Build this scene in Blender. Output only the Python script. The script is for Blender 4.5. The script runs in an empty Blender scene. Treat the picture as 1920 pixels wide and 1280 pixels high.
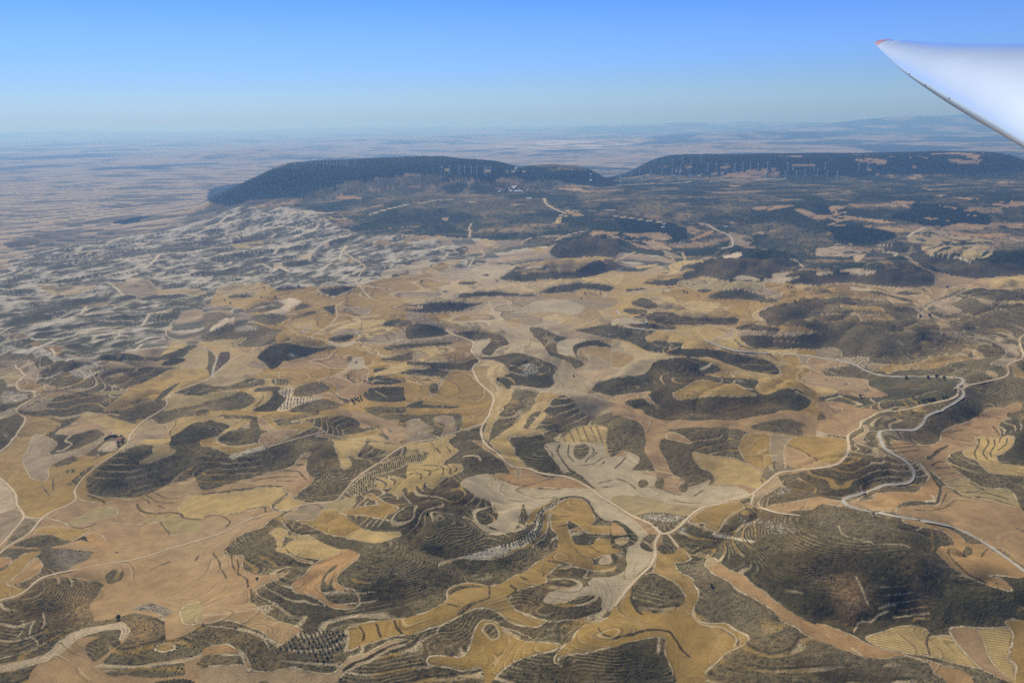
import bpy, bmesh, math, random
import numpy as np
from mathutils import Vector, Matrix

random.seed(7)
rng = np.random.default_rng(11)
SC = bpy.context.scene
COL = SC.collection

# ------------------------------------------------------------------ camera
H_CAM = 800.0
F_PX = 1507.0                       # focal length in pixels of a 1920 px wide frame
PITCH = math.radians(15.4)
ROLL = math.radians(0.84)
r0 = np.array([1.0, 0, 0]); f0 = np.array([0, math.cos(PITCH), -math.sin(PITCH)])
u0v = np.array([0, math.sin(PITCH), math.cos(PITCH)])
CR = r0 * math.cos(ROLL) - u0v * math.sin(ROLL)
CU = u0v * math.cos(ROLL) + r0 * math.sin(ROLL)
CF = f0
cam_d = bpy.data.cameras.new("camera")
cam = bpy.data.objects.new("camera", cam_d); COL.objects.link(cam)
cam_d.sensor_width = 36.0
cam_d.lens = 36.0 * F_PX / 1920.0
cam_d.clip_start = 0.2
cam_d.clip_end = 400000.0
cam.matrix_world = Matrix(((CR[0], CU[0], -CF[0], 0), (CR[1], CU[1], -CF[1], 0), (CR[2], CU[2], -CF[2], H_CAM), (0, 0, 0, 1)))
SC.camera = cam

# ------------------------------------------------------------------ light
SUN_EL = math.radians(52.0)
SUN_AZ = math.radians(-30.0)        # from +Y, negative = to the left
sdir = Vector((math.sin(SUN_AZ) * math.cos(SUN_EL), math.cos(SUN_AZ) * math.cos(SUN_EL), math.sin(SUN_EL)))
sun_d = bpy.data.lights.new("sun", 'SUN')
sun_d.energy = 4.5
sun_d.angle = math.radians(0.5)
sun_d.color = (1.0, 0.93, 0.83)
sun = bpy.data.objects.new("sun", sun_d); COL.objects.link(sun)
sun.rotation_euler = (-sdir).to_track_quat('-Z', 'Y').to_euler()
sun.location = (0, 0, 3000)

W = bpy.data.worlds.new("World"); SC.world = W
W.use_nodes = True
nt = W.node_tree
bg = nt.nodes["Background"]
sky = nt.nodes.new("ShaderNodeTexSky")
sky.sky_type = 'NISHITA'
sky.sun_disc = False
sky.sun_elevation = SUN_EL
sky.sun_rotation = SUN_AZ
sky.altitude = 1500.0
sky.air_density = 1.0
sky.dust_density = 0.6
sky.ozone_density = 3.0
# clear dry air: paler towards the horizon, deep blue a few degrees above it
tcw = nt.nodes.new("ShaderNodeTexCoord"); sepw = nt.nodes.new("ShaderNodeSeparateXYZ")
nt.links.new(tcw.outputs["Generated"], sepw.inputs[0])
rmp = nt.nodes.new("ShaderNodeValToRGB"); nt.links.new(sepw.outputs[2], rmp.inputs[0])
rmp.color_ramp.interpolation = 'EASE'
el = rmp.color_ramp.elements
SKY_STOPS = [(0.0, (0.35, 0.49, 0.79)), (0.03, (0.4, 0.533, 0.8)), (0.09, (0.38, 0.567, 1.0)), (0.16, (0.27, 0.52, 1.04)), (0.35, (0.5, 0.58, 0.72)), (1.0, (0.7, 0.7, 0.74))]
el[0].position = SKY_STOPS[0][0]; el[0].color = SKY_STOPS[0][1] + (1,)
el[1].position = SKY_STOPS[-1][0]; el[1].color = SKY_STOPS[-1][1] + (1,)
for ps, cc_ in SKY_STOPS[1:-1]:
    e_ = el.new(ps); e_.color = cc_ + (1,)
mxw = nt.nodes.new("ShaderNodeMix"); mxw.data_type = 'RGBA'; mxw.blend_type = 'MULTIPLY'; mxw.inputs[0].default_value = 1.0
nt.links.new(sky.outputs[0], mxw.inputs[6]); nt.links.new(rmp.outputs[0], mxw.inputs[7])
nt.links.new(mxw.outputs[2], bg.inputs[0])
bg.inputs[1].default_value = 0.12

SC.view_settings.view_transform = 'Standard'
SC.view_settings.look = 'None'
SC.view_settings.exposure = 0.12
SC.view_settings.gamma = 1.0
SC.render.engine = 'CYCLES'
SC.cycles.use_denoising = False
SC.cycles.use_adaptive_sampling = False
SC.cycles.max_bounces = 6
SC.cycles.diffuse_bounces = 2
SC.cycles.volume_bounces = 0

# ------------------------------------------------------------------ traced plan of the land
DATA = r"""
@F
W 0,520 60,478 180,455 300,440 420,400 480,385 560,385 620,420 660,440 760,445 860,460 900,490 860,510 780,520 720,545 690,560 560,560 480,545 430,560 384,575 330,600 310,640 240,660 190,690 160,720 80,720 60,700 0,700 -300,720 -300,540
S 400,385 520,375 600,350 700,335 790,325 1000,325 1920,300 2300,300 2300,530 1920,530 1700,540 1536,520 1400,500 1152,470 1040,460 940,450 830,445 700,445 640,430 600,400 480,395
T 390,360 400,352 444,344 496,328 536,319 558,309 576,303 604,300 664,297 720,296 768,295 850,290 888,298 948,302 1010,312 1030,320 1040,326 980,328 935,335 916,342 888,330 830,328 768,325 734,332 715,336 684,342 644,344 600,356 576,358 554,370 516,375 496,376 450,381 420,385 388,380
T 1000,330 1030,322 1070,320 1150,322 1180,302 1210,292 1232,286 1352,287 1500,287 1580,290 1640,292 1690,300 1720,312 1600,318 1440,316 1320,318 1250,322 1180,332 1152,336 1160,346 1120,352 1100,346 1040,340
@A0
!Ft -900,-20 1960,-20 1960,1300 -900,1300
@A1
!Hm -20,-20 1960,-20 1960,1300 -20,1300
@A2
!Hm -20,-20 1960,-20 1960,1300 -20,1300
@A3
!Hm -20,-20 1960,-20 1960,1300 -20,1300
@A4
!Hm -20,-20 2600,-20 2600,1300 -20,1300
@A3
Hl 620,180 760,150 900,160 1300,420 1700,700 1990,980 1990,1340 1200,1340 900,1100 760,700 790,420
@A4
Hd -200,-140 300,-200 700,-60 1000,60 1300,280 1700,420 2100,380 2400,600 1900,700 1200,800 800,720 400,830 0,700 -250,450
@B0
!Fg -600,-20 1960,-20 1960,1300 -600,1300
@B1
!Hm -20,-20 1960,-20 1960,1300 -20,1300
@B2
!Hm -20,-20 1960,-20 1960,1300 -20,1300
@B3
!Ft -20,-20 1960,-20 1960,1300 -20,1300
@B4
!Hm -20,-20 2600,-20 2600,1300 -20,1300
@C1
Fg -60,690 100,640 300,560 380,470 520,440 330,330 60,300 160,190 500,150 760,200 1000,180 1500,150 1960,60 1960,1300 -20,1300 -90,1000
@C2
!Fm -20,-20 1960,-20 1960,1300 -20,1300
@C3
!Fg -20,-20 1960,-20 1960,1300 -20,1300
@C4
!Hm -20,60 2600,60 2600,1300 -20,1300
@C0
Hm -20,820 400,840 960,900 1300,830 1960,690 1960,1300 -20,1300
@A0
Hl -300,40 90,0 880,0 870,60 800,130 680,190 600,250 480,280 400,300 300,380 250,400 190,395 140,370 0,300 -300,300
Fo -300,100 0,100 110,115 100,150 0,205 -300,210
Fg -300,230 0,230 130,140 250,60 390,40 330,100 200,230 100,310 0,330
Fo 60,360 160,270 260,170 330,110 370,130 390,180 370,250 250,310 130,360
Hd 360,110 420,60 480,70 550,130 560,160 500,240 400,300 300,380 200,390 150,370 300,310 390,240 395,170
Hp 520,30 700,20 780,30 800,90 640,220 560,250 500,260 590,150 570,100
Fg 0,340 100,370 190,400 260,400 170,460 0,490 -300,500 -300,350
Hm -300,560 0,520 170,470 260,410 400,310 460,295 640,290 800,320 890,320 970,350 940,400 880,500 850,545 870,620 885,660 870,690 1000,690 1130,660 1200,640 1280,625 1400,640 1480,660 1540,660 1540,720 1555,860 1650,850 1800,790 1920,720 1960,720 1960,960 1750,1030 1400,1080 1250,1110 1000,1110 965,1075 1100,940 1200,850 1235,790 1220,740 1150,700 1060,720 860,750 700,800 600,850 500,930 430,990 330,1030 0,1100 -300,1140
Hg 690,390 860,370 930,380 850,540 870,640 880,690 760,700 660,690 640,560 650,480
Hg 1200,690 1350,680 1450,740 1440,860 1330,960 1200,980 1250,800
Hd 350,480 600,460 640,520 600,640 520,720 380,700 120,690 150,560
C 560,690 620,580 660,480 690,400 660,400 600,500 520,600
C 350,470 450,420 600,400 640,440 500,450
C 0,600 40,560 120,500 160,490 60,600 0,720
C 1130,930 1230,830 1240,870 1100,1010 980,1070
Hp 1220,590 1400,530 1540,565 1610,600 1560,655 1490,640 1450,610 1300,595
Hm 990,280 1060,220 1165,240 1150,300 1100,330 1020,345
C 1000,290 1100,270 1080,340 1020,345
Hm 700,890 790,830 900,795 1060,780 1140,770 1155,800 1130,860 1130,910 1040,970 950,1040 880,1075 830,1020 805,950 850,890 950,845 850,835 760,860
Hm 890,1130 1100,1135 1400,1110 1700,1085 1730,1100 1730,1200 1600,1220 1350,1215 1200,1195 1080,1215 1000,1195 950,1150
Hm -300,1220 0,1190 130,1150 330,1100 340,1110 270,1190 260,1280 250,1300 -300,1300
Hm 1840,1100 1920,1010 1960,1000 1960,1130 1850,1120
Hd 1450,1270 1700,1245 1830,1275 1830,1300 1450,1300
Fp -300,1150 0,1120 330,1040 430,1000 500,930 600,850 700,800 860,755 1060,725 1150,710 1215,760 1220,790 1140,870 1130,850 1155,800 1140,770 1060,780 900,795 790,830 690,890 600,970 450,1060 330,1095 130,1150 0,1185 -300,1230
L3 900,1125 1000,1120 1250,1120 1700,1070 1920,990
Fn 1690,590 1820,510 1920,560 1960,600 1960,690 1780,725 1700,700
Fg 1460,930 1540,900 1630,920 1640,950 1540,975 1470,960
L 270,830 285,760 320,700 ; 270,830 340,890 340,950
L 380,790 420,700 410,620 ; 160,850 220,770 210,710
L 0,1050 150,1010 300,950
B 1000,10 1100,60 ; 1420,220 1600,140 ; 1830,130 1860,90
@A1
Ft -15,-20 190,-20 180,80 330,90 365,110 350,190 440,240 600,262 740,260 770,240 760,270 680,310 570,350 480,400 440,430 440,510 490,570 560,630 700,700 850,740 920,780 830,840 700,930 640,900 540,800 450,760 300,700 170,680 -15,705
Fo 1420,45 1455,80 1420,130 1300,220 1230,300 1240,350 1330,400 1400,415 1450,480 1455,550 1400,590 1300,600 1180,580 1080,520 990,465 850,430 805,380 830,330 930,260 1000,180 1100,110 1250,50 1370,30
Hm 1090,340 1110,280 1180,200 1250,165 1210,220 1140,270 1120,330 1150,370 1180,310 1220,250 1190,330 1200,390 1240,420 1320,430 1400,430 1430,490 1420,550 1330,570 1240,550 1160,520 1100,440 1080,390
Hd 640,420 720,330 700,400 850,460 1000,480 1120,570 1250,600 1380,620 1300,700 1200,770 1050,740 900,650 700,530
C 720,420 730,390 800,420 950,480 900,490 760,440
Hd 1500,400 1700,380 1960,330 1960,660 1780,680 1600,690 1480,660 1470,480
C 1550,230 1600,190 1750,210 1850,150 1960,150 1960,290 1700,310 1610,260
Fg 1310,785 1450,740 1560,710 1720,690 1960,665 1960,815 1800,840 1600,890 1450,930 1330,970 1340,850
B 1450,760 1490,820 1475,880 ; 1605,730 1650,850 ; 1770,690 1800,770 1850,820
Hl 710,940 920,780 1010,770 1180,790 1300,790 1330,850 1310,960 1200,1020 1150,1080 1060,1070 950,1010 800,1000 690,970
Fs -15,1130 380,1110 430,1140 440,1165 560,1175 850,1145 1050,1185 1200,1190 1300,1080 1350,1030 1480,1000 1600,950 1740,880 1850,870 1960,880 1700,990 1500,1090 1320,1180 1180,1300 -15,1300
Fo -20,960 60,925 200,905 280,940 350,990 430,1120 420,1170 380,1120 340,1005 250,1010 60,1005 -20,1015
B3 1300,1160 1400,1090 1550,1030 1700,950 1900,885
Hm 490,1290 560,1255 620,1290
L 0,745 200,750 400,790 520,850 560,900 590,960
L3 320,760 500,820 680,940
L3 1320,790 1335,870 1310,970
B 75,60 130,150 140,210 200,295 ; 250,90 255,170 280,230 ; 300,130 315,200 305,260 390,300 405,380 ; 350,195 450,250 590,265 ; 430,400 445,520
L 0,570 120,520 240,480 ; 0,640 160,630 450,590
@A2
Fg -30,672 130,620 270,560 345,500 350,420 420,370 530,340 640,345 730,370 870,340 950,290 1100,230 1170,160 1260,100 1380,30 1410,-20 1540,-20 1580,60 1640,100 1720,120 1715,160 1740,170 1850,190 1940,185 1920,240 1750,235 1620,210 1540,190 1500,160 1410,170 1330,240 1280,280 1280,330 1150,370 1010,410 950,470 940,520 1000,590 1100,640 1250,670 1280,680 1200,745 1080,745 960,720 830,620 720,585 600,590 440,670 330,720 200,760 -30,830
Fg 1540,-20 1960,-20 1960,60 1800,90 1720,120 1640,100 1580,60
Hm 470,590 560,530 620,520 540,580 440,650
B 740,370 745,440 740,480 640,520 560,570 470,640 ; 940,365 1000,410 920,470 ; 1200,220 1260,250 1250,280 ; 1540,0 1600,80 1650,100 1720,120 1725,170 ; 1300,130 1450,160 1540,190 ; 350,540 450,565 ; 1040,285 1100,310 ; 1700,10 1780,60
Hm 380,420 450,380 560,360 700,375 560,385 450,410 370,460
Fg 280,180 480,100 620,120 780,120 960,60 1080,-20 1040,-20 960,30 860,80 700,110 540,95 420,110 300,150
C 50,260 250,150 290,180 180,260 60,280
L2 545,95 700,50 880,-10 ; 580,105 760,55 930,-10 ; 620,112 790,65 975,-10 ; 660,115 820,75 1000,0
Hd 960,480 1010,420 1120,380 1300,370 1380,380 1270,440 1250,500 1300,530 1450,530 1600,470 1780,470 1700,520 1500,580 1300,660 1200,640 1050,600 980,540
Fw 1260,480 1320,420 1420,395 1680,375 1690,330 1730,295 1880,290 2000,250 2050,180 2035,100 2080,-20 2290,-20 2280,120 2180,230 2080,340 2000,460 1920,560 1860,605 1800,580 1790,470 1600,455 1480,510 1350,515 1270,510
Fg 600,840 640,740 690,700 800,700 870,760 1000,840 1100,890 1250,900 1480,905 1560,800 1640,740 1760,715 1850,660 1890,590 1960,560 1960,870 1960,925 1800,950 1650,985 1480,1010 1400,1030 1390,1080 1420,1110 1360,1080 1350,1040 1400,960 1450,920 1330,970 1150,1020 980,1080 870,1160 790,1240 730,1290 690,1240 660,1130 500,1160 380,1130 200,1110 170,1070 200,1030 300,1020 480,1030 540,990 580,900
Hm 700,770 740,740 800,740 830,800 830,850 780,860 740,820
L 690,790 720,735 790,725 840,800 835,860 770,875 700,805 690,790
L 870,760 1000,800 1150,860 ; 880,790 960,840 1040,880 ; 1100,885 1400,900
L 265,810 300,740 440,670 600,590 720,585
L 1000,600 1300,690 1500,685 1700,710
B 1760,760 1800,820 1900,855
C 1380,1180 1600,1080 1850,1010 1960,990 1960,1060 1700,1150 1450,1220
C 60,1080 150,1060 180,1110 350,1150 300,1180 130,1130
Hg 1400,1190 1600,1110 1850,1030 1960,1000 1960,1040 1700,1130 1450,1210
@A3
Fg 360,240 400,80 450,50 560,60 590,-20 650,-20 700,90 715,125 640,150 570,150 570,180 620,240 730,300 740,350 780,430 760,510 740,560 750,640 810,700 900,720 1050,720 1120,770 1230,820 1255,850 1220,920 1120,970 1050,1000 960,1080 870,1160 860,1290 580,1290 540,1150 490,1040 475,950 490,870 400,850 200,880 -20,915 -20,810 -20,580 60,500 150,380 220,300
Hd 250,-20 330,-20 380,-20 360,40 300,40 250,10
Hd 420,-20 590,-20 560,60 450,60
Hm 170,480 190,370 260,290 370,245 480,290 580,350 650,410 665,460 640,530 560,600 480,630 380,630 270,600 250,630 180,560
B3 -20,857 150,825 280,785 420,780 520,800 570,860 640,960 710,1030
B3 1000,765 1100,820 1150,880 1150,915
B 180,380 160,500 210,600 260,635
L 740,560 730,640 800,720 900,745 1000,760 1110,820 1145,880 1120,940
L 860,1170 960,1080 1050,1000 1220,920 1255,850 1120,770
L 300,260 370,240 480,290 600,360 665,460
Fo 880,190 1000,155 1080,220 1230,280 1310,360 1420,430 1500,500 1620,570 1720,650 1960,735 1960,900 1800,820 1700,750 1560,690 1510,610 1400,540 1300,480 1150,400 1080,330 930,260
Hd 870,30 900,-20 1960,-20 1960,710 1700,630 1500,490 1330,360 1230,270 1100,220 1010,150 920,95
Fn 770,70 830,35 890,50 870,110 790,100
Fn 860,140 920,100 980,140 870,190
Fn 700,10 740,-20 830,-10 800,20 740,25
Hm 1000,1080 1150,970 1260,900 1300,860 1700,930 1960,1050 1960,1300 880,1300 880,1170
C 1440,830 1540,840 1680,940 1810,1000 1700,990 1600,930
C 1430,1180 1500,1160 1490,1250 1430,1240
C 1230,970 1300,980 1400,1130 1330,1100
C 940,460 1050,450 1200,490 1340,560 1300,570 1150,510
C 780,590 900,650 860,655 760,620
Hd -20,960 200,890 440,860 480,900 475,1000 520,1150 580,1290 -20,1290
C -20,1010 150,950 280,910 250,940 100,1000 -20,1050
@A4
Fo 1110,50 1150,-20 1600,-20 1620,40 1920,210 1960,230 1960,260 1890,300 1750,280 1580,270 1700,310 1760,350 1805,415 1700,400 1540,350 1420,300 1300,230 1200,150
!Ft 1640,-20 2600,-20 2600,500 1960,220 1920,190
Hm 1340,60 1380,0 1430,20 1430,70 1350,100
B 1220,20 1210,60 1290,160 1420,270 1560,340 ; 1520,100 1550,50 1600,10 ; 1650,340 1665,348
Hl 800,-20 1080,-20 1110,60 1200,160 1330,240 1360,300 1200,250 1060,170 900,60
Hb 800,60 850,300 900,500 950,600 1040,640 1130,720 1200,800 1150,780 1060,660 1000,500 960,330 900,200 860,60
Hb 0,0 130,160 280,240 400,400 470,560 460,620 340,770 250,720 170,500 150,350 60,150
C 1360,560 1500,540 1560,600 1450,660 1380,620
C 1780,430 1900,430 1860,480
C 1060,650 1120,700 1180,760 1100,740
Fo -20,715 150,770 320,840 450,910 600,960 780,1000 830,1020 700,1040 600,1055 450,1045 300,990 120,930 -20,870
Hl -20,890 300,1000 600,1060 780,1020 960,1080 1050,1130 1080,1200 1200,1300 -20,1300
Hd -20,1080 200,1150 400,1150 700,1250 720,1300 -20,1300
Fo 830,1020 1000,1060 1150,1110 1220,1130 1350,1150 1480,1300 1230,1300 1150,1230 1080,1190 1050,1110 960,1070
Hl 1150,1080 1400,1140 1600,1180 1720,1240 1720,1300 1480,1300 1400,1200
Fy 440,860 560,810 750,745 900,735 1000,770 1030,810 1020,850 1080,830 1220,840 1290,920 1400,1040 1510,1140 1300,1100 1100,1040 900,1010 700,970 520,920
B 1030,810 1005,870 1020,950 1040,1000
Ft 1225,800 1260,765 1480,765 1530,870 1600,1050 1700,1170 1850,1280 1730,1250 1510,1140 1420,1050 1290,900
Fy 1480,765 1600,755 1740,745 1800,800 1800,880 1770,950 1760,1040 1820,1120 1860,1290 1800,1250 1700,1170 1600,1050 1530,870
Fg 1740,700 1780,675 1920,680 2500,690 2500,1300 1870,1300 1840,1120 1770,1020 1800,900 1810,800
L 480,710 560,640 650,600 ; 560,580 640,545 720,535 ; 700,655 1040,635 ; 320,810 390,715 480,710 ; 300,950 400,1020
L 340,280 400,420 460,560
C 0,1040 100,1090 230,1150 150,1140
@B0
Hm 820,640 900,560 1000,470 1120,390 1200,350 1350,320 1430,335 1440,380 1420,420 1310,480 1300,500 1400,490 1550,430 1660,380 1600,340 1750,310 1900,270 1960,250 1960,500 1850,500 1750,560 1650,620 1550,700 1450,750 1320,800 1230,820 1000,830 840,790 810,700
Hd 1080,420 1300,360 1420,340 1420,420 1300,500 1200,640 1100,760 950,740 900,640
Hm 1850,500 1960,470 1960,800 1900,770 1830,660 1800,570
Fy 1305,485 1430,410 1430,350 1570,335 1600,370 1655,380 1600,420 1480,450 1370,490
Hm 1420,90 1500,30 1600,-20 1960,-20 1960,50 1740,60 1620,100 1530,130 1450,115
Fy 1530,240 1560,180 1590,130 1540,130 1650,95 1760,65 1960,52 1960,100 1780,140 1690,180 1650,230 1590,250
B 1650,100 1640,150 1600,190 1590,240
Hd 1600,250 1700,200 1800,130 1960,110 1960,260 1700,320 1600,330 1600,280
Fm 1240,260 1330,150 1420,90 1480,130 1570,150 1520,260 1400,280 1250,340 1160,370 1200,310
Fy 1310,290 1420,270 1600,280 1560,310 1440,330 1340,310
Fy 740,40 800,20 1000,40 1100,70 1280,130 1240,200 1200,260 1090,230 1000,190 920,120 800,100 740,80
Hm 460,90 600,50 740,40 760,60 660,130 560,180 530,230 520,290 430,240 560,160 560,120
Hm 1020,50 1200,40 1330,20 1290,80 1270,130 1180,100
Hm 640,-20 850,-20 960,30 760,20
Ft 530,230 560,190 660,140 760,100 900,110 960,150 1060,210 1040,240 980,230 900,190 720,220 620,240
Hm 520,290 530,230 640,240 740,220 900,180 980,235 900,290 800,330 700,370 560,410 460,410 510,370 540,330
L3 540,385 600,380 680,320 620,290 680,230
Fm 240,560 200,450 260,370 330,230 430,245 520,290 540,330 460,410 560,410 760,360 900,290 980,240 1000,260 900,360 760,430 650,460 500,500 450,560 460,620 410,670 300,640
Hm 490,520 600,460 700,430 730,470 640,510 550,530
C 650,460 720,430 730,450 680,470
Hm 810,420 900,350 960,300 1010,260 1100,240 1170,260 1190,310 1120,370 1000,410 880,430
Fp 920,370 1000,300 1090,300 1100,370 1000,380
Hm 620,570 700,550 710,580 640,590
Hm 630,700 700,640 790,560 880,520 870,560 780,620 720,700
Hm -300,80 0,90 150,50 240,90 200,160 120,260 80,330 0,390 -300,460
C 0,200 110,150 100,270 0,310
Fp -300,20 0,40 60,10 140,-20 150,40 0,80
Fp -200,640 0,640 90,730 150,800 160,890 100,940 0,970 -200,1000
Fm -300,980 0,980 130,930 230,990 140,1110 0,1240 -300,1290
Ft 720,830 800,850 960,880 1100,850 1280,830 1330,830 1440,770 1560,720 1700,600 1800,580 1830,660 1900,760 1920,780 1940,820 1780,780 1720,860 1680,920 1600,960 1500,970 1380,940 1320,960 1390,1020 1280,1070 1060,1070 840,1110 700,1080 640,1080 560,1030 440,1010 500,950 650,890
Ft 0,1300 0,1240 400,1010 700,1080 1000,1060 1300,1070 1960,1020 1960,1300
Fy 1670,920 1730,830 1800,805 1960,810 1960,1010 1730,1010 1690,970
Fn 620,1060 760,1000 880,930 1000,910 1100,940 1090,980 900,1040 660,1085
Fn 1400,1020 1500,990 1680,985 1720,1010 1940,1030 1940,1120 1700,1160 1600,1170 1540,1080 1500,1050 1380,1050
Fg 320,1150 420,1090 600,1100 840,1120 720,1200 600,1215 480,1170
Hm 130,1270 250,1210 360,1180 480,1170 600,1215 680,1230 560,1270 400,1290
Fo 800,1190 870,1140 960,1180 1000,1290 700,1250 800,1215
Hd 680,1240 790,1180 830,1230 880,1250 760,1215
Hl 240,1010 400,1020 340,1110 250,1170 100,1270 60,1270 150,1110
Hd 230,1120 260,1080 270,1130
B 820,800 960,860 980,880 ; 1330,820 1390,850 1395,875 ; 1375,795 1480,860 1640,870 ; 1440,770 1560,830 1660,830 ; 1480,895 1540,920 ; 1700,605 1800,600 ; 1670,640 1780,625 ; 1640,670 1720,660 ; 1740,580 1810,570
B3 1290,880 1320,940 1420,970 1600,960 1690,975 1720,1010 1920,1030
B 640,1080 760,1110 900,1070 ; 1500,1050 1590,1165 ; 410,720 470,790 ; 500,640 510,740
L 830,790 1000,830 1240,825 ; 0,720 80,750 ; 480,1020 610,1050 650,1085
@B1
Fg -30,275 100,240 130,300 240,335 400,325 500,315 560,350 420,390 240,410 100,350 -30,340
Fy 70,90 160,60 180,85 400,90 420,100 380,140 260,200 150,240 110,290 80,280 150,220 240,150 200,130 80,100
Hd -30,115 100,110 220,140 150,210 -30,275
Fy -30,70 100,20 160,15 150,50 -30,115
Hm 120,270 180,220 400,140 480,100 530,180 600,200 520,270 490,310 340,330 200,310
L3 120,250 115,290 200,330 340,345 500,315
Fg 540,60 620,70 680,150 780,145 960,115 1000,130 1010,160 900,210 760,270 640,330 600,350 560,320 600,200 520,180 490,90
Ft 490,90 540,80 660,180 860,180 830,220 700,280 600,340 510,310 530,230 600,200 520,150
Fg 810,110 1000,60 1150,10 1230,-20 1480,-20 1430,50 1280,40 1000,80 870,110
Ft 1230,-20 1500,30 1680,90 1820,95 1800,150 1960,180 1960,220 1800,240 1740,180 1620,150 1480,170 1400,110 1300,50
Hm 1500,-20 1960,-20 1960,60 1820,95 1650,80 1520,20
Hd 1000,130 1250,50 1400,80 1450,130 1440,170 1200,240 1090,180
Fg 1260,240 1450,220 1640,175 1650,220 1480,260 1350,270
Ft 1600,175 1700,180 1790,240 1960,220 1960,310 1840,330 1700,300 1740,270 1680,220
Fy 1030,240 1150,230 1250,250 1400,265 1620,240 1700,290 1660,310 1520,270 1490,340 1430,440 1600,440 1700,390 1640,370 1530,340 1560,300 1850,340 1900,320 1780,390 1620,440 1450,465 1350,430 1340,460 1380,520 1300,560 1260,470 1220,370 1200,290 1120,260
Hm 1430,440 1480,350 1520,320 1620,370 1700,390 1580,440 1480,450
Ft -20,770 200,700 450,640 640,580 840,520 860,480 920,410 1000,400 1000,440 950,520 960,590 1020,640 1000,690 900,760 850,810 810,790 740,740 720,710 500,730 300,745 -20,800
B 910,455 980,450 ; 860,515 930,510 ; 730,565 880,575 910,610 950,660 ; 450,670 720,625 870,630 ; 680,665 840,665
B3 -20,790 300,745 560,715 720,720
Fy -20,812 300,765 600,730 720,725 740,760 780,790 700,840 620,900 450,930 200,980 -20,975
Fy 640,910 780,800 810,770 830,840 960,875 860,930 760,950 660,940
B 780,780 640,880 630,930 700,960
Ft -20,1300 -20,985 200,985 450,935 560,910 600,900 640,950 720,960 700,975 600,1040 520,1110 380,1150 270,1210 200,1290
B 0,1000 120,985 200,1010 240,1050 200,1100 ; 400,930 550,910 560,960
Fm 730,990 860,930 960,880 1170,870 1100,940 1000,1030 850,1035 740,1020
Fg 850,1040 1020,1030 1120,940 1250,900 1260,950 1340,1010 1400,1050 1480,1100 1400,1170 1300,1190 1150,1160 1000,1090
Fn 1170,870 1280,850 1420,800 1420,850 1340,960 1260,940 1120,940
Fy 1320,1190 1480,1105 1560,1130 1830,1140 1850,1170 1700,1230 1580,1245 1430,1220
Hd 1340,1010 1460,960 1500,1000 1640,1030 1740,1040 1960,1010 1960,1110 1700,1140 1540,1125 1440,1080
Hd 1430,800 1600,760 1720,820 1960,780 1960,1000 1810,940 1690,860 1560,780 1480,860 1420,870
Fg 1250,960 1420,920 1560,890 1650,880 1500,800 1570,785 1680,860 1810,910 1800,950 1690,1000 1740,1035 1620,1010 1500,990 1370,990
Fy 1600,660 1690,690 1620,630 1780,660 1720,620 1860,640 1960,620 1960,720 1860,740 1840,815 1720,775 1760,735 1610,740 1570,720
B 1610,640 1700,690 1690,720 ; 1690,625 1780,665 1770,700 ; 1740,610 1900,640 1890,670
Fn 1320,770 1420,680 1480,620 1620,560 1780,440 1960,420 1960,480 1800,550 1560,640 1600,720 1430,800
Hd 970,450 1100,310 1180,360 1230,480 1250,560 1100,620 1020,640 960,580
Fy 600,1150 680,1105 760,1130 780,1170 960,1170 1020,1200 800,1195 740,1190 720,1300 680,1300 660,1200
Fy 800,1230 880,1200 1040,1215 1150,1260 1260,1300 1370,1300 1250,1345 1140,1385 1000,1385 900,1370 800,1330 770,1300 750,1280
Fy 660,1300 690,1280 750,1280 770,1320 850,1370 940,1400 1010,1415 1010,1430 880,1410 790,1350 680,1325
B3 720,1050 820,1130 880,1160 960,1150
L 700,1040 800,1140 940,1180 1030,1200
L2 240,440 380,400 540,355 ; 260,450 400,410 560,365 ; 245,430 380,390 530,347
C 230,440 400,420 540,360 480,430 300,500
C 1100,690 1250,600 1300,600 1160,700
C 550,1060 640,1030 600,1080
@B2
Fg -20,-20 740,-20 690,130 500,190 480,160 500,90 480,40 400,30 240,40 -20,40
Fm -20,200 80,210 230,190 160,120 90,100 110,80 30,80 -20,120
Fm -20,290 120,290 240,250 400,230 440,190 430,130 400,60 300,50 220,90 260,140 320,180 280,250 160,220 -20,225
Hm 95,100 160,75 230,100 330,140 300,190 240,195 170,130
Hm 420,70 480,60 500,130 470,170 440,190
Fy 710,170 740,130 700,120 740,60 760,-20 840,-20 830,80 780,130 750,230 740,290 700,250
Fy -20,320 200,290 430,230 360,290 400,340 460,380 400,430 330,480 310,510 120,510 180,400 -20,370
Fn -20,370 180,390 140,480 -20,510
Fy -20,520 200,510 460,510 495,550 460,590 330,640 220,740 140,700 120,760 60,740 20,790 -20,790
B 130,515 250,520 310,550 310,610 ; 20,560 130,560 190,580 180,620 ; 0,600 100,605 100,650 ; 340,515 380,550 370,600 ; 400,515 440,550 420,580 ; 250,350 300,400 ; 350,345 385,385 370,400 ; 60,720 100,760 ; 140,690 130,740
Fo 600,290 680,300 720,350 800,390 860,450 940,530 1000,550 1110,550 1200,600 1320,640 1400,620 1480,640 1580,680 1690,740 1250,720 1100,740 1000,720 900,680 770,620 880,600 950,600 900,510 850,460 740,390 660,340
Fy 770,290 850,240 930,240 950,300 990,380 1000,430 1080,490 1100,545 990,540 900,460 850,400 760,320
Fn 1000,560 1040,560 1035,640 1005,640
B 860,650 960,690 1100,710 1250,660 1300,640
Hd 940,290 1050,270 1250,250 1280,330 1320,430 1420,580 1480,610 1350,600 1200,580 1100,530 1050,440 1000,380
Fy 850,230 980,140 1020,70 1100,10 1130,-20 1240,-20 1130,50 1100,110 1070,170 1140,180 1250,185 1275,205 1200,240 1090,250 960,260 930,235
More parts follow.
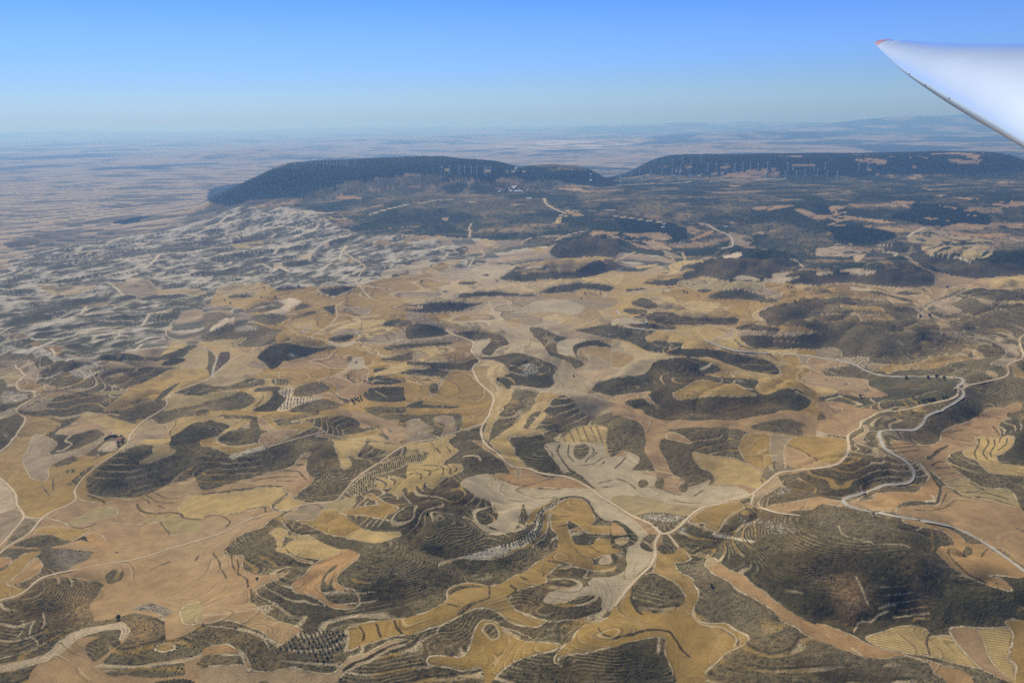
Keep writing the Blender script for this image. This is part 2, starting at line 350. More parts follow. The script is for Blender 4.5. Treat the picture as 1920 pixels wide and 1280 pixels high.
Fy 1120,160 1180,90 1230,25 1275,40 1250,90 1170,180 1130,175
Hd 1080,150 1130,50 1220,20 1150,110 1110,160
Fy 1365,280 1480,230 1520,180 1640,145 1790,145 1870,200 1840,250 1850,310 1920,410 1940,440 1830,440 1820,360 1790,320 1650,310 1430,305
B 1430,250 1460,300 ; 1500,210 1540,300 ; 1560,170 1610,300 ; 1620,155 1680,310 ; 1690,150 1750,310 ; 1750,150 1800,310
Fw 1260,340 1330,310 1500,310 1650,310 1780,320 1820,370 1840,440 1940,440 1940,900 1850,850 1730,750 1640,660 1530,560 1440,580 1380,500 1320,430 1290,380
Hm 1530,390 1560,330 1640,320 1680,360 1660,420 1610,460 1550,450
B 1270,340 1320,390 1340,440 ; 1490,330 1480,420 1530,480 ; 1700,340 1720,400 1640,490 ; 1750,400 1700,450 ; 1570,525 1720,505 1800,450 ; 1820,490 1800,505 ; 1760,690 1920,650 ; 1800,730 1920,710
B3 1400,330 1380,390 1440,490 1500,560 1620,640 1720,740
Fw 480,680 530,640 640,615 740,610 800,650 900,690 1050,735 1300,745 1690,745 1850,870 1940,900 1940,1045 1800,1010 1750,960 1700,880 1640,830 1540,810 1430,820 1360,825 1240,900 1170,930 1110,990 1080,880 1060,870 1040,930 1020,1050 950,1130 820,1175 740,1160 650,1090 600,1030 590,980 620,930 700,910 770,890 720,830 620,810 540,740 490,720
Hd 620,990 640,950 720,920 770,900 810,950 820,1000 790,1050 730,1080 820,1130 760,1120 660,1060
C 740,960 800,1000 780,1040 730,1020
B 920,840 1000,850 1100,860 ; 1180,830 1260,820
Hm 1070,870 1100,990 1080,1050 1020,1060 1050,920
Fg 1110,1030 1150,950 1250,890 1400,830 1390,850 1240,925 1190,1000 1150,1060 1090,1075
Hd 1400,835 1440,850 1300,940 1240,1050 1220,1130 1130,1220 1020,1290 830,1290 960,1240 1080,1185 1150,1110 1180,1010 1230,935
L2 1420,850 1330,890 1240,945 1195,1020 1175,1110 1090,1195 960,1250 840,1285 ; 1410,870 1250,960 1215,1040 1195,1120 1105,1205 1000,1260 900,1290 ; 1265,965 1235,1050 1212,1130 1125,1215 1020,1275 960,1290 ; 1270,990 1250,1060 1232,1130 1140,1225 1050,1280
Fg 1260,960 1330,930 1300,1000 1300,1080 1270,1160 1150,1250 1060,1300 1030,1300 1140,1230 1235,1135 1255,1060
Fg 1330,930 1470,830 1600,830 1680,890 1730,970 1730,1050 1690,1080 1940,1090 1940,1160 1750,1165 1650,1150 1580,1080 1490,1040 1480,1090 1520,1200 1560,1270 1560,1300 1400,1300 1390,1180 1330,1110 1320,1000
Hd 1490,1050 1580,1090 1660,1160 1760,1180 1700,1270 1560,1260 1530,1180
Fg 1750,1220 1850,1215 1940,1240 1940,1300 1720,1300
B 1460,910 1550,945 ; 1340,990 1500,1000 ; 1390,1095 1490,1075
B3 1430,820 1540,805 1640,830 1700,900 1740,980 1830,1040 1920,1060
Hd -20,800 200,770 500,760 640,830 600,930 590,1050 550,1170 400,1290 -20,1290
L3 500,445 570,430 640,440 665,475
L3 1250,720 1500,735 1690,745
C 700,420 760,450 740,480 ; 1600,1300 1610,1290 1620,1300
@B3
Hd 200,-20 310,50 480,100 640,90 760,100 950,90 1130,100 1280,70 1500,30 1560,-20
Hm -20,60 120,80 230,120 270,180 290,300 270,370 330,480 370,570 250,565 160,560 220,500 220,440 120,390 60,380 0,430 -40,440 -70,380 -80,250
Fw -20,900 -20,440 40,430 110,430 90,380 210,440 220,490 150,560 240,570 400,580 330,610 400,640 420,690 380,740 480,760 560,790 620,790 680,760 720,720 830,690 900,650 880,700 930,710 1130,715 1160,730 1080,830 1020,870 850,910 560,880 430,850 380,820 -20,800
Ft 240,590 400,580 540,600 560,640 660,640 600,720 680,760 620,790 480,760 380,740 420,690 400,640
Hm 215,690 260,650 320,680 300,720 250,735
Hm 380,710 410,640 460,650 470,700 430,745
B 0,640 100,670 200,740 ; 560,850 680,870 800,865 ; 740,805 830,745 ; 440,740 560,790 620,795 ; 620,905 740,915 840,905 ; 0,545 60,490 100,440
Hm 510,190 700,165 950,165 1130,175 1250,215 1240,240 1200,300 1160,370 1200,440 1240,490 1100,450 900,420 720,400 780,520 890,580 930,660 880,700 890,650 760,700 690,720 670,770 610,750 610,710 660,680 640,640 550,600 510,530 490,470 430,380 420,330 450,270 600,290 700,310 640,250
Ft 490,220 560,210 650,250 720,300 700,315 600,290 500,270
Fy 730,395 900,425 1130,455 1250,510 1380,580 1370,650 1390,710 1330,740 1200,700 940,700 960,650 900,580 800,540 780,470
Fg 1170,330 1240,225 1450,230 1480,250 1460,340 1480,480 1400,550 1300,530 1230,480 1190,400
Fm 1480,240 1690,255 1610,320 1600,500 1500,480 1460,400 1460,320
Ft 1610,330 1940,480 1940,540 1680,560 1600,505
Fg 1620,310 1690,255 1940,260 1940,465 1700,370
B3 1620,330 1760,380 1920,470
Hl 1400,550 1480,480 1610,510 1690,555 1540,590 1460,660 1390,710 1370,650 1390,590
Hm 1280,150 1400,120 1620,80 1790,140 1750,160 1760,240 1560,220 1300,180
Fw 1080,830 1160,740 1210,740 1260,780 1250,810 1160,835
Fn -20,815 130,800 380,825 480,870 640,910 830,910 760,960 700,995 560,980 420,960 300,970 210,985 130,970 -20,900
Hm 210,990 400,960 560,980 700,1000 620,1080 520,1160 440,1160 370,1080 290,1030
C 210,990 400,960 560,980 700,1000 620,1050 460,1060 330,1040
Hm 1350,880 1400,810 1500,760 1580,690 1540,620 1700,590 1940,560 1940,800 1800,840 1500,880 1400,910
C 1500,740 1700,660 1700,760 1500,840
Hd 1700,590 1960,560 1960,680 1760,680
Fs 1290,890 1340,800 1360,740 1460,660 1530,630 1560,700 1480,760 1400,810 1350,870 1400,920 1300,900
Fo 1430,920 1520,880 1700,860 1940,810 1940,890 1840,930 1700,940 1500,935
Hm 1960,890 1850,935 1700,945 1560,970 1400,930 1280,890 1300,790 1170,860 1220,920 1020,1060 980,1135 830,1130 840,1060 690,1050 620,1080 520,1160 450,1180 500,1290 1960,1290
Fg 690,1040 760,980 850,920 1020,880 1160,860 1220,920 1130,960 1050,1020 980,1130 880,1120 840,1090 850,1060 760,1065
C 1100,1050 1150,980 1350,1000 1500,1010 1650,1020 1840,1130 1700,1180 1500,1220 1400,1130 1200,1090
Fw -20,905 100,980 220,1060 320,1170 260,1230 240,1290 150,1290 230,1220 180,1150 60,1060 -20,1040
Hd -20,1040 80,1060 160,1120 230,1200 200,1260 120,1290 -20,1290
Fo -20,1055 60,1090 120,1160 50,1180 -20,1170
Fn 10,1220 130,1200 140,1240 60,1280
Hl 260,1230 320,1170 420,1170 370,1280 250,1290
C 550,1080 700,1060 760,1150 620,1200 540,1160
L 500,1165 550,1210 600,1280 ; 1600,330 1605,420 1598,500 ; 1360,860 1365,900
L2 940,1160 1100,1190 1300,1240
@B4
Ft -20,100 60,80 0,0 -20,-20 480,-20 560,20 480,70 390,100 380,160 270,230 250,245 80,220 -20,180
Fg -20,250 120,250 260,280 270,330 250,410 170,500 110,515 -20,460
Fp -20,190 70,215 70,245 -20,250
Ft -20,470 110,515 170,510 -20,545
Fs 410,140 450,160 460,200 410,290 460,330 560,380 620,420 600,440 500,435 550,410 450,350 350,310 320,270 380,230 430,200
Hd 300,460 500,440 640,450 700,520 780,600 840,620 760,690 600,700 480,750 350,800 220,820 -20,780 -20,580 200,570 250,500
Hd 640,240 700,215 800,215 900,190 960,150 1010,70 1100,20 1300,-20 1530,-20 1480,50 1380,110 1250,150 1150,200 1130,280 1050,320 900,310 700,290
Ft 660,300 760,290 900,320 1050,325 1130,285 1150,205 1260,150 1390,110 1490,55 1560,-20 1760,-20 1750,60 1800,90 1710,100 1680,150 1700,220 1690,260 1450,250 1480,320 1360,370 1260,400 1200,480 1250,540 1380,640 1300,650 1170,660 1060,580 960,510 850,470 740,400
Hd 970,440 1040,430 1100,370 1210,325 1200,350 1120,400 1050,465
B 680,330 800,315 900,320 ; 690,360 850,345 1030,340 ; 740,400 940,375 ; 1210,205 1340,185 ; 1370,145 1580,180 ; 1230,260 1430,295 ; 1240,290 1400,330 ; 1240,310 1360,345 ; 1400,210 1500,240 1690,265 ; 1530,40 1700,85 ; 1060,520 1120,490 1190,485 ; 1100,545 1240,540 ; 1110,605 1270,590 ; 1150,655 1390,650 ; 1630,150 1690,240
Hd 1690,150 1720,100 1800,90 2500,60 2500,500 1820,510 1680,440 1760,380 1840,280 1720,230
Fy 1350,400 1380,370 1480,330 1490,290 1450,255 1520,245 1680,265 1760,245 1830,265 1800,340 1730,400 1660,430 1700,490 1800,510 1920,530 2500,560 2500,680 1920,630 1750,605 1600,580 1540,530 1480,480 1380,440
B 1490,270 1500,320 1460,400 1480,460 ; 1570,260 1590,320 1540,400 1580,460 ; 1640,280 1650,330 1610,400 1620,440 ; 1760,265 1750,320 1680,380 ; 1700,255 1690,310
Fo 260,860 480,840 540,790 700,765 900,770 960,730 1010,660 1030,620 960,550 920,510 960,510 1040,590 1100,680 1140,730 1120,800 1110,860 900,850 760,880 720,920 720,960 500,940 350,910
Hd 740,915 790,870 900,850 1100,860 1130,830 1130,880 1000,890 840,900
L2 960,515 1030,610 ; 1060,800 1090,840 1000,855
Ft 720,970 730,920 840,905 1000,890 1130,880 1150,730 1220,720 1300,780 1400,820 1500,810 1870,910 1920,950 2500,1000 2500,1300 1600,1300 1480,1200 1280,1100 1100,1050 920,1020 780,990
Fn 1160,660 1380,650 1450,680 1560,730 1720,740 1800,770 1850,850 1870,910 1700,880 1500,815 1420,825 1300,760 1180,690
B 1390,770 1500,765 1620,790 1770,840 ; 1480,815 1600,830 1850,905 ; 900,935 1050,945 1180,915 1240,890 ; 1200,780 1160,880 ; 1240,740 1320,790 1430,825 ; 1420,680 1550,750
B3 1120,860 1145,740 1100,680 1050,590
Fo -20,815 100,830 210,860 240,900 100,885 -20,875
Hl -20,900 300,930 520,990 780,1040 830,1080 700,1170 500,1150 300,1200 -20,1100
Hd 860,1180 960,1110 1100,1130 1220,1200 1260,1260 1100,1280 850,1280
Fo 790,1030 900,1040 1110,1070 1210,1110 1330,1190 1360,1290 1150,1290 1250,1260 1240,1200 1160,1130 1040,1110 830,1070
C -20,1150 150,1160 170,1200 50,1250 -20,1240
L 180,1080 210,1150 260,1180 ; 320,1200 480,1240 500,1255 ; 580,1265 800,1265 850,1290
B 1840,1105 1920,1140 ; 850,990 1000,1030 1150,1060
@C0
Hg 290,690 370,680 400,760 580,770 590,810 760,820 900,860 1080,850 1100,800 1140,800 1120,860 960,880 740,840 520,820 400,770 330,740
Fm -300,650 0,650 150,630 280,660 200,680 0,670 -300,670
Fn 350,170 500,150 560,180 900,160 900,190 600,240 480,220
Fm 970,150 1100,180 1180,240 1640,230 1940,230 1800,190 1500,180 1340,100 1200,110 1210,150
L2 1000,150 1080,170 1180,235 1640,235 ; 900,100 1050,70 1180,45 ; 1660,185 1780,170 1860,110 1920,115 ; 0,200 330,170 600,135 800,120
Fp 1210,105 1340,100 1300,150 1220,150
Fm 960,920 1100,860 1500,830 1740,780 1800,700 1940,700 1940,890 1750,900 1660,890 1560,890 1420,920 1360,890 1200,910 1000,960
Hd 1510,870 1590,810 1700,800 1740,815 1650,860
Fy 1510,770 1640,640 1760,670 1640,730
Hd 1140,830 1300,800 1500,800 1640,730 1800,680 1850,690 1700,760 1500,830
Fg 1340,1040 1500,960 1640,900 1940,900 1940,1010 1780,1060 1640,1110 1560,1190 1500,1180 1300,1220 1250,1250 960,1290 1150,1140 1200,1080
Hm 980,960 1200,910 1400,890 1560,900 1480,970 1300,1050 1100,1070 1000,1040
Hd 1450,1200 1540,1100 1690,1020 1640,1070 1540,1160
Hm 1240,1240 1290,1190 1400,1170 1400,1190 1300,1230
Hm 1290,1290 1340,1250 1440,1220 1560,1215 1500,1290
Fm -300,880 0,890 310,880 340,910 430,930 380,970 370,1020 340,1060 420,1130 400,1190 330,1200 180,1290 150,1290 330,1160 320,1130 190,1110 160,1050 240,990 160,920 0,910 -300,910
Fn -300,930 0,940 140,930 220,980 150,1050 60,1060 30,1010 -300,1000
Fg 170,1090 200,1050 350,1060 430,1120 420,1180 340,1130 200,1110
Ft 410,1070 500,1070 610,1100 590,1130 460,1190 420,1200 440,1130
Ft 620,1100 800,1080 740,1110 620,1140
Fn 840,1130 1000,1110 1180,1100 1160,1130 960,1140
Fn 1560,1230 1620,1130 1720,1140 1940,1160 1940,1220 1700,1260 1540,1290
Hd 1690,1110 1800,1080 1940,1060 1940,1150 1760,1140
Fm 200,1290 400,1200 500,1180 440,1230 400,1290
Fp 60,1290 130,1260 160,1290
C 730,900 960,880 960,930 830,1020 780,1000 650,980
C 0,700 240,720 400,770 470,800 380,800 200,760 0,760
C 980,1080 1060,1040 1130,1080 1000,1100
C 0,1100 200,1130 300,1150 100,1240 0,1230
C 650,1210 900,1180 1140,1130 1000,1190 750,1240
L2 720,460 820,380 850,350 1000,305 ; 520,490 600,480 720,455 ; 720,430 900,390 1110,325 ; 1090,390 1290,340 ; 600,530 760,480 990,450 ; 730,610 900,600 1210,540 ; 880,690 1000,630 1180,600 ; 300,665 450,660 590,650 ; 1340,510 1420,440 1500,410 1620,395 ; 1290,680 1400,640 1500,620 ; 1280,750 1340,690 ; 370,1020 600,965 ; 480,780 520,810 510,830 ; 330,735 420,765
L2 1080,640 1130,630 1090,680 ; 780,1000 960,950
Fp 1420,440 1480,410 1600,410 1480,435
@C1
Fm 110,200 250,160 490,160 510,190 460,220 200,240
Hd 200,240 330,220 450,225 300,245
Hm 360,370 450,310 600,275 720,270 740,290 680,330 500,365
C 440,340 600,280 720,280 560,330
Hm 820,340 900,280 990,310 900,340 800,355
Fc 560,370 700,330 750,290 640,265 760,250 900,265 880,290 800,330 720,380
L3 480,375 700,385 850,375
Hm 450,400 560,380 740,390 760,430 600,480 500,460 440,430
Hm -20,590 120,540 260,480 400,465 500,480 620,520 720,530 660,600 680,650 560,690 420,690 300,680 380,620 120,625 -20,640
C 240,520 350,480 510,490 500,550 280,560
Fc 45,540 80,490 180,425 230,440 170,490 60,550
Hl 0,380 150,370 260,400 180,430 60,500 0,540
Fn -20,650 250,625 390,605 340,650 290,680 330,700 200,720 -20,670
Ft -20,680 150,680 200,720 350,710 540,690 540,720 420,790 250,830 190,860 120,800 60,720
Fb 120,800 150,740 240,740 230,820 80,940 80,880
Fm -20,1030 100,960 260,830 460,760 560,730 600,750 500,790 590,860 500,920 360,1000 230,1060 -20,1040
Hd 490,790 540,730 640,670 780,660 900,690 1190,680 1220,710 1000,760 880,830 740,820 690,870 620,900 560,840
C 760,750 900,700 1000,720 880,800 780,790
Fg 680,960 740,880 900,890 1060,890 1280,880 1360,860 1300,910 1200,960 1060,1000 1080,1030 800,1060 760,1010
Ft 690,880 800,820 1000,780 1330,760 1340,830 1280,880 1060,890 900,895 760,880
Ft 1080,1000 1250,950 1330,890 1380,790 1480,790 1500,880 1540,910 1530,1000 1640,1050 1800,1060 1590,1080 1500,1120 1450,1160 1380,1180 1250,1160 1240,1070 1140,1010
Fw 1380,790 1480,790 1490,870 1450,900 1350,880
Hd 1330,785 1385,780 1370,820 1340,820
B 1340,940 1350,990 1390,1020 1415,1060
Fm 1440,610 1600,590 1780,550 1940,500 1940,640 1700,670 1480,670
Fy 1490,530 1640,500 1780,500 1700,550 1560,600 1440,600
Fm 1180,590 1300,530 1440,530 1470,570 1300,590
Fp 1150,640 1250,660 1400,640 1420,660 1300,690 1180,670
Hd 1150,620 1250,590 1400,580 1330,640 1200,640
Fy 1040,570 1120,510 1250,460 1440,430 1650,440 1700,460 1500,510 1300,520 1180,560
Hd 1660,490 1730,440 1850,430 1940,440 1940,480 1780,500
Hd 1680,690 1900,660 1940,670 1940,710 1700,720
Hd 1650,810 1760,760 1940,745 1940,810 1800,830
Fy 1410,690 1520,690 1680,770 1940,710 1940,740 1700,790 1640,770 1500,730
Hd 1530,990 1600,960 1780,990 1900,1020 1700,1050 1560,1030
Fy 1580,960 1640,900 1800,860 1940,830 1940,940 1780,945 1640,955
Hd 1580,900 1650,885 1720,890 1600,930
B3 1630,960 1800,985 1940,1010 ; 1480,1000 1560,1040 1650,1045
Hd 1790,940 1940,910 1940,940
Hd 1480,1140 1560,1080 1780,1070 1940,1090 1940,1180 1750,1210 1540,1200
L 1590,1110 1650,1140 1700,1160
Hm -20,1060 200,1060 400,990 540,990 560,1030 420,1070 250,1090 -20,1110
Hd 460,1110 500,1075 700,1060 690,1110 780,1180 670,1290 450,1290 600,1200 640,1140 620,1110
Fy 360,1110 440,1080 560,1050 560,990 620,990 640,1050 860,1060 840,1080 620,1060 480,1080 460,1120 600,1120 620,1160 560,1230 400,1290 330,1280 460,1220 490,1180 400,1130
Fn -20,1150 150,1110 320,1100 200,1160 -20,1210
Hm -20,1220 200,1160 340,1110 440,1150 470,1190 420,1240 330,1275 -20,1290
B 540,1130 550,1180 480,1250
Fc 690,1110 740,1080 840,1080 820,1160 1100,1170 980,1210 860,1250 770,1290 680,1285 760,1190 700,1130
Hm 850,1080 1060,1020 1170,1070 1160,1100 1000,1150 840,1150
Ft 1000,1150 1180,1120 1300,1180 1370,1230 1260,1210 1100,1160
Hd 1170,1090 1250,1160 1350,1190 1340,1220 1260,1180
Hm 860,1250 1100,1180 1250,1220 1280,1250 1000,1300 800,1300
Hm 630,990 770,1000 770,1040 640,1040
Fm 1270,320 1450,320 1560,340 1500,390 1420,370 1300,350
B 1250,350 1400,390 1390,430 ; 1300,330 1440,390 1480,430 1560,430
Hd 1110,320 1220,310 1210,390 1170,370
T 1640,310 1780,275 1800,310
T 1780,320 1900,300 1940,350 1790,355
Fg 1580,160 1800,100 1960,75 1960,180 1700,170
Fm 1960,180 1840,185 1780,200 1960,250
L2 950,180 1300,90 1470,20 ; 1060,200 1200,245 1300,215 1420,180 ; 1460,160 1600,170 ; 1460,130 1600,70
Hd 1060,200 1200,180 1400,170 1430,180 1300,215 1200,245
L2 -20,170 300,140 500,80 800,20 ; 700,-10 780,20
Hd 660,180 800,170 950,190 700,200
Fm 860,490 950,480 1000,500 940,555 860,580 920,530
Hm 710,640 770,610 810,620 750,640
Hd 940,370 1020,355 1040,370 860,415 800,420
Fg 780,640 1000,620 1060,600 1160,680 1000,690
@C2
Fg -20,60 340,40 380,80 320,140 200,180 -20,190
Fy 300,150 390,80 640,60 650,120 720,170 560,160 620,185 480,195 400,160
Fy 700,150 900,100 1200,110 1280,130 1200,180 1000,190 760,180
Fy 860,60 960,70 1080,90 1200,60 1480,60 1700,35 1880,-20 1940,-10 1940,110 1790,90 1600,80 1480,90 1320,120 1280,130 1100,110 900,100
Hd 850,50 1000,-20 1940,-60 1700,30 1480,50 1200,50 1180,75 1060,80
Hd 450,95 550,80 640,85 560,110 480,105
B 880,60 960,90 1080,110 1200,70 ; 800,120 850,150 ; 900,100 1000,135 1250,125
Hd 1210,180 1400,110 1600,90 1800,100 1910,130 1860,170 1700,150 1500,175 1350,180
Fg 1200,190 1500,180 1640,140 1700,170 1840,190 1800,240 1940,200 1940,280 1700,260 1450,240 1250,235
B 1510,175 1640,195 1700,240 1800,240 ; 1660,150 1720,200 1800,220
Hd 450,200 700,185 900,190 1200,200 1150,215 900,215 600,225 440,235
Fg 440,240 720,220 1000,240 1190,240 1000,265 700,275 440,260
Fn -20,215 300,225 440,245 400,265 -20,275
Fm 0,180 250,185 440,205 440,225 200,220 0,210
Hd -20,300 100,290 300,275 520,280 680,285 520,330 480,370 300,375 -20,350
Ft -20,310 110,305 120,330 -20,335
Fw 980,360 1100,300 1190,260 1450,250 1620,310 1640,360 1480,395 1200,370 1000,380
Fm 740,280 900,260 950,330 950,415 800,400
Fm 520,340 700,290 680,360 640,380 500,380
Fg 180,380 480,360 760,390 700,430 560,450 300,470 190,440
Fy 650,380 740,290 760,340 740,390
Fy 1050,395 1200,370 1400,370 1520,405 1640,440 1780,470 1700,510 1600,530 1550,550 1490,530 1540,490 1390,480 1400,440 1260,440 1150,400
Fg 800,430 860,440 1040,430 1040,510 930,500 880,470
Fg 1640,330 1740,320 1800,400 1680,440 1560,410
Fn 320,480 560,440 620,500 780,510 890,560 860,580 700,550 570,530 430,540
Hd -20,490 100,465 180,480 320,520 370,560 300,590 100,610 -20,610
Fm -20,630 300,590 420,580 540,620 250,640 -20,660
Hd 400,560 560,540 700,550 860,580 940,660 820,710 760,770 680,750 680,720 760,640 740,610 600,620 480,600
Fw 590,640 760,610 730,660 670,720 660,770 600,750 580,720
Hd -20,670 400,640 380,670 200,680 -20,700
Fy -20,710 380,670 440,645 590,640 600,670 440,700 300,760 360,820 250,825 70,820 140,750 0,770 100,730 -20,730
Fg 300,760 440,700 590,670 575,730 640,780 500,830 400,800
Hd -20,830 350,840 510,830 640,790 660,830 590,880 560,910 300,890 -20,860
Fy -20,860 190,870 150,890 -20,890
Hd -20,910 250,895 380,920 370,970 300,980 -20,950
Fg 400,905 500,910 590,920 630,1000 700,1080 770,1140 790,1190 750,1290 470,1290 480,1240 130,1230 130,1190 240,1130 330,990
Fg -20,990 300,990 240,1050 190,1100 200,1160 -20,1210
Fy -20,960 250,970 310,990 170,1030 -20,1020
B3 0,970 120,1000 220,1000 ; 0,995 100,1020
Hd 190,1100 210,1040 270,1040 270,1110 230,1130
Hd -20,1240 130,1190 140,1230 470,1245 400,1265 -20,1260
B 450,1150 480,1170 650,1140
Fy 600,890 640,840 780,815 870,850 930,920 920,960 830,1000 810,1030 870,1080 970,1100 960,1170 920,1240 840,1290 770,1290 790,1180 760,1120 680,1050 640,980
Hd 640,790 800,780 960,745 1080,760 1250,820 1400,880 1380,910 1340,960 1360,1020 1300,1070 1150,1060 950,1050 940,1080 860,1060 805,1010 860,970 940,940 920,880 860,830 760,810
C 1020,860 1120,840 1230,870 1220,960 1080,980 940,970 1060,930
Hm 970,1110 1100,1090 1210,1120 1220,1150 1180,1200 1120,1290 850,1290 940,1200
C 1020,1100 1100,1100 1060,1140 1000,1200 960,1250
Hd 1130,520 1190,505 1290,530 1400,590 1480,610 1390,670 1400,750 1500,770 1640,850 1560,890 1520,880 1480,830 1320,770 1260,690 1180,610 1160,560
Fw 1390,690 1430,640 1540,620 1700,625 1560,680 1570,760 1430,765
Hd 1550,680 1730,625 1850,660 1940,700 1940,720 1700,685 1590,710 1580,780 1640,840 1560,770
Fg 1580,760 1620,710 1720,685 1940,720 1940,860 1830,820 1740,770 1660,780 1640,830
Fm 1660,780 1740,770 1830,830 1900,870 1700,860 1640,840
Hd 1560,540 1750,500 1940,470 1940,610 1700,570 1600,550
Hd 1710,1090 1760,1020 1850,1000 1960,980 1960,1150 1800,1120
B 950,640 1040,670 ; 1070,710 1180,780 ; 1680,1100 1800,1160 1920,1220
Fv 940,640 1050,640 1180,610 1260,690 1320,770 1480,830 1540,900 1560,980 1640,1050 1650,1140 1430,1145 1220,1120 1200,1090 950,1060 1300,1070 1360,1020 1340,960 1400,890 1250,810 1080,750 960,740 820,770 830,720 960,690
Hd 1300,1250 1340,1180 1430,1145 1520,1180 1580,1260 1580,1300 1240,1300
Fg 1220,1120 1400,1140 1320,1190 1290,1230 1170,1220
Fy 1130,1290 1170,1225 1300,1215 1250,1290
L3 820,720 860,690 960,670 ; 740,270 770,330 790,400
Fs 1700,1000 1560,920 1800,900 1960,900 1960,960 1800,1000
@C3
Hd 270,90 480,60 700,40 860,-20 1480,-20 1480,50 1380,80 1000,70 800,40 600,80 600,110 400,110
Fw 1120,60 1200,20 1360,50 1360,70
Fm 1410,80 1490,-20 1640,-20 1600,60 1730,50 1600,90
Hd 1590,40 1700,20 1940,30 1940,110 1700,110 1600,85
Fy 760,45 860,30 1000,60 850,65
Fn 600,90 680,60 1000,70 1380,85 1400,140 1100,150 780,155 650,110
Fm 80,170 300,130 500,150 520,170 380,180 100,200
Hd 70,160 240,140 290,150 150,165
Hd 880,210 1000,160 1210,155 1340,190 1530,250 1480,280 1250,250 1000,240 920,235
Fm 1220,155 1400,140 1560,200 1530,240 1340,190
Hd 770,160 850,145 920,155 850,180
Fm 270,230 440,220 560,280 500,340 380,370 310,360 410,300 340,250
Hd 150,280 260,230 340,260 410,310 330,340 200,310
Hd 70,350 130,335 300,345 290,380 150,385
Fy 460,220 560,230 640,265 750,255 980,280 950,330 850,380 800,410 620,390 510,340 560,300 480,260
Fy 1700,110 1840,115 1840,150 1720,145
Hd 170,410 350,370 500,360 600,390 560,420 420,440 300,440
Hd 380,455 460,410 600,395 840,415 1120,415 1170,430 1140,480 900,480 600,480
Hd 130,480 280,470 580,500 550,525 280,525
Fw -20,430 80,415 200,440 290,460 260,470 80,475 -20,490
Hd 1330,380 1480,310 1700,270 1940,240 1940,530 1760,500 1560,490 1430,480 1420,440
Hd 1160,500 1260,480 1400,490 1560,530 1450,555 1250,540 1150,520
Fy 1290,400 1320,360 1470,300 1340,380 1420,460 1390,480
Fy 580,520 800,510 800,550 560,545
Fg 800,560 850,490 1000,500 1120,540 1000,590 880,610
Fy 850,485 1000,490 1140,525 1060,520
Hd -20,500 200,520 400,545 300,600 330,640 460,620 650,650 640,710 500,720 440,750 300,720 180,660 -20,580
Fg 300,600 400,550 560,550 760,620 960,690 1000,710 700,710 640,700 650,655 500,630 380,620
Fm 920,620 1100,540 1400,545 1600,545 1700,560 1940,555 1940,575 1600,580 1250,580 1100,600 960,640
Hd 1180,600 1280,580 1500,590 1700,580 1940,570 1940,710 1700,700 1500,700 1280,690
Fy 1000,690 980,640 1130,600 1280,690 1400,710 1700,705 1700,750 1300,740 1120,720
B3 1130,620 1200,680 1300,705 1500,710 1700,700
Hd 470,740 600,710 900,710 1140,740 1300,780 1460,830 1560,930 1540,950 1300,920 1180,890 1060,850 920,790 700,785 520,770
Fy 1180,745 1380,760 1480,800 1620,855 1550,880 1570,940 1530,960 1560,920 1480,830 1340,785
Fg 900,800 1060,850 1180,900 1130,930 980,920 990,880 920,820
Fy 1120,930 1250,920 1540,965 1470,990 1300,970
Fg 1340,1040 1500,980 1570,960 1560,870 1700,855 1810,870 1850,930 1940,960 1940,1100 1700,1080 1560,1090 1420,1130 1360,1090
Fg 1500,770 1700,770 1750,830 1720,860 1640,850
Fm 1740,770 1940,800 1940,950 1860,930 1810,870 1760,850
Fv -20,620 180,690 440,760 700,785 900,795 700,795 500,800 380,830 340,870 330,910 240,970 -20,970
Fg -20,740 90,745 190,800 70,880 -20,870
Hd 250,960 330,910 370,840 520,800 700,790 880,830 980,870 990,920 830,950 1000,970 1300,990 1350,1020 1310,1080 1400,1140 1550,1090 1700,1085 1800,1150 1830,1220 1700,1290 280,1290 100,1230 120,1190 260,1170 350,1110 280,1110 -20,1150 -20,990
Fg 550,1120 640,1080 760,1010 850,995 1000,1030 1150,1040 1230,1090 1330,1140 1200,1150 900,1145 700,1180 590,1180
B 590,1115 650,1140 700,1145 ; 690,1095 800,1125 ; 880,1100 1040,1100
L2 930,960 1000,985 ; 1090,945 1120,960 ; 810,900 860,880 910,845
Ft 260,1160 310,1150 350,1200 420,1250 340,1220
C 380,1140 500,1130 430,1160
C 70,1060 190,1050 100,1080
L3 1700,1110 1860,1185 ; 1130,1035 1200,1070 1300,1090
Ft -20,1155 260,1120 330,1110 240,1150 120,1180 90,1220 280,1300 -20,1300
C 1060,950 1200,1000 1300,1030 1200,1040 1100,1000
L3 1600,560 1740,555
@C4
Fg -20,130 150,95 290,90 560,120 800,140 1100,120 1150,90 1100,0 1200,10 1400,50 1520,50 1700,30 1920,10 2500,0 2500,60 1920,60 1740,100 1400,130 1200,200 1000,290 900,320 720,300 650,250 500,250 200,215 -20,240
Hd -20,60 200,10 400,20 700,-40 1000,-30 1100,40 1100,75 900,120 600,110 300,85 150,85 -20,110
Fw 300,125 480,160 310,160
Hd 430,170 560,170 680,210 860,250 880,275 760,250 620,210 500,190
Hd 720,190 800,175 960,190 860,205 760,205
Fy 1170,90 1390,100 1370,120 1230,110
Hd 1240,220 1400,150 1520,120 1700,120 1750,160 1920,180 2500,200 2500,260 1920,260 1700,250 1540,210 1330,200
Fy 1480,235 1600,255 1610,290 1700,340 1560,290
Fy 1620,265 1920,260 2200,260 2200,310 1850,280 1680,290
Fm 900,330 1000,310 1100,260 1240,220 1350,160 1440,110 1500,120 1400,160 1260,220 1330,240 1220,300 1330,350 1200,390 1100,420 980,430 920,410 940,370
Hm 1010,330 1060,305 1090,340 1040,350
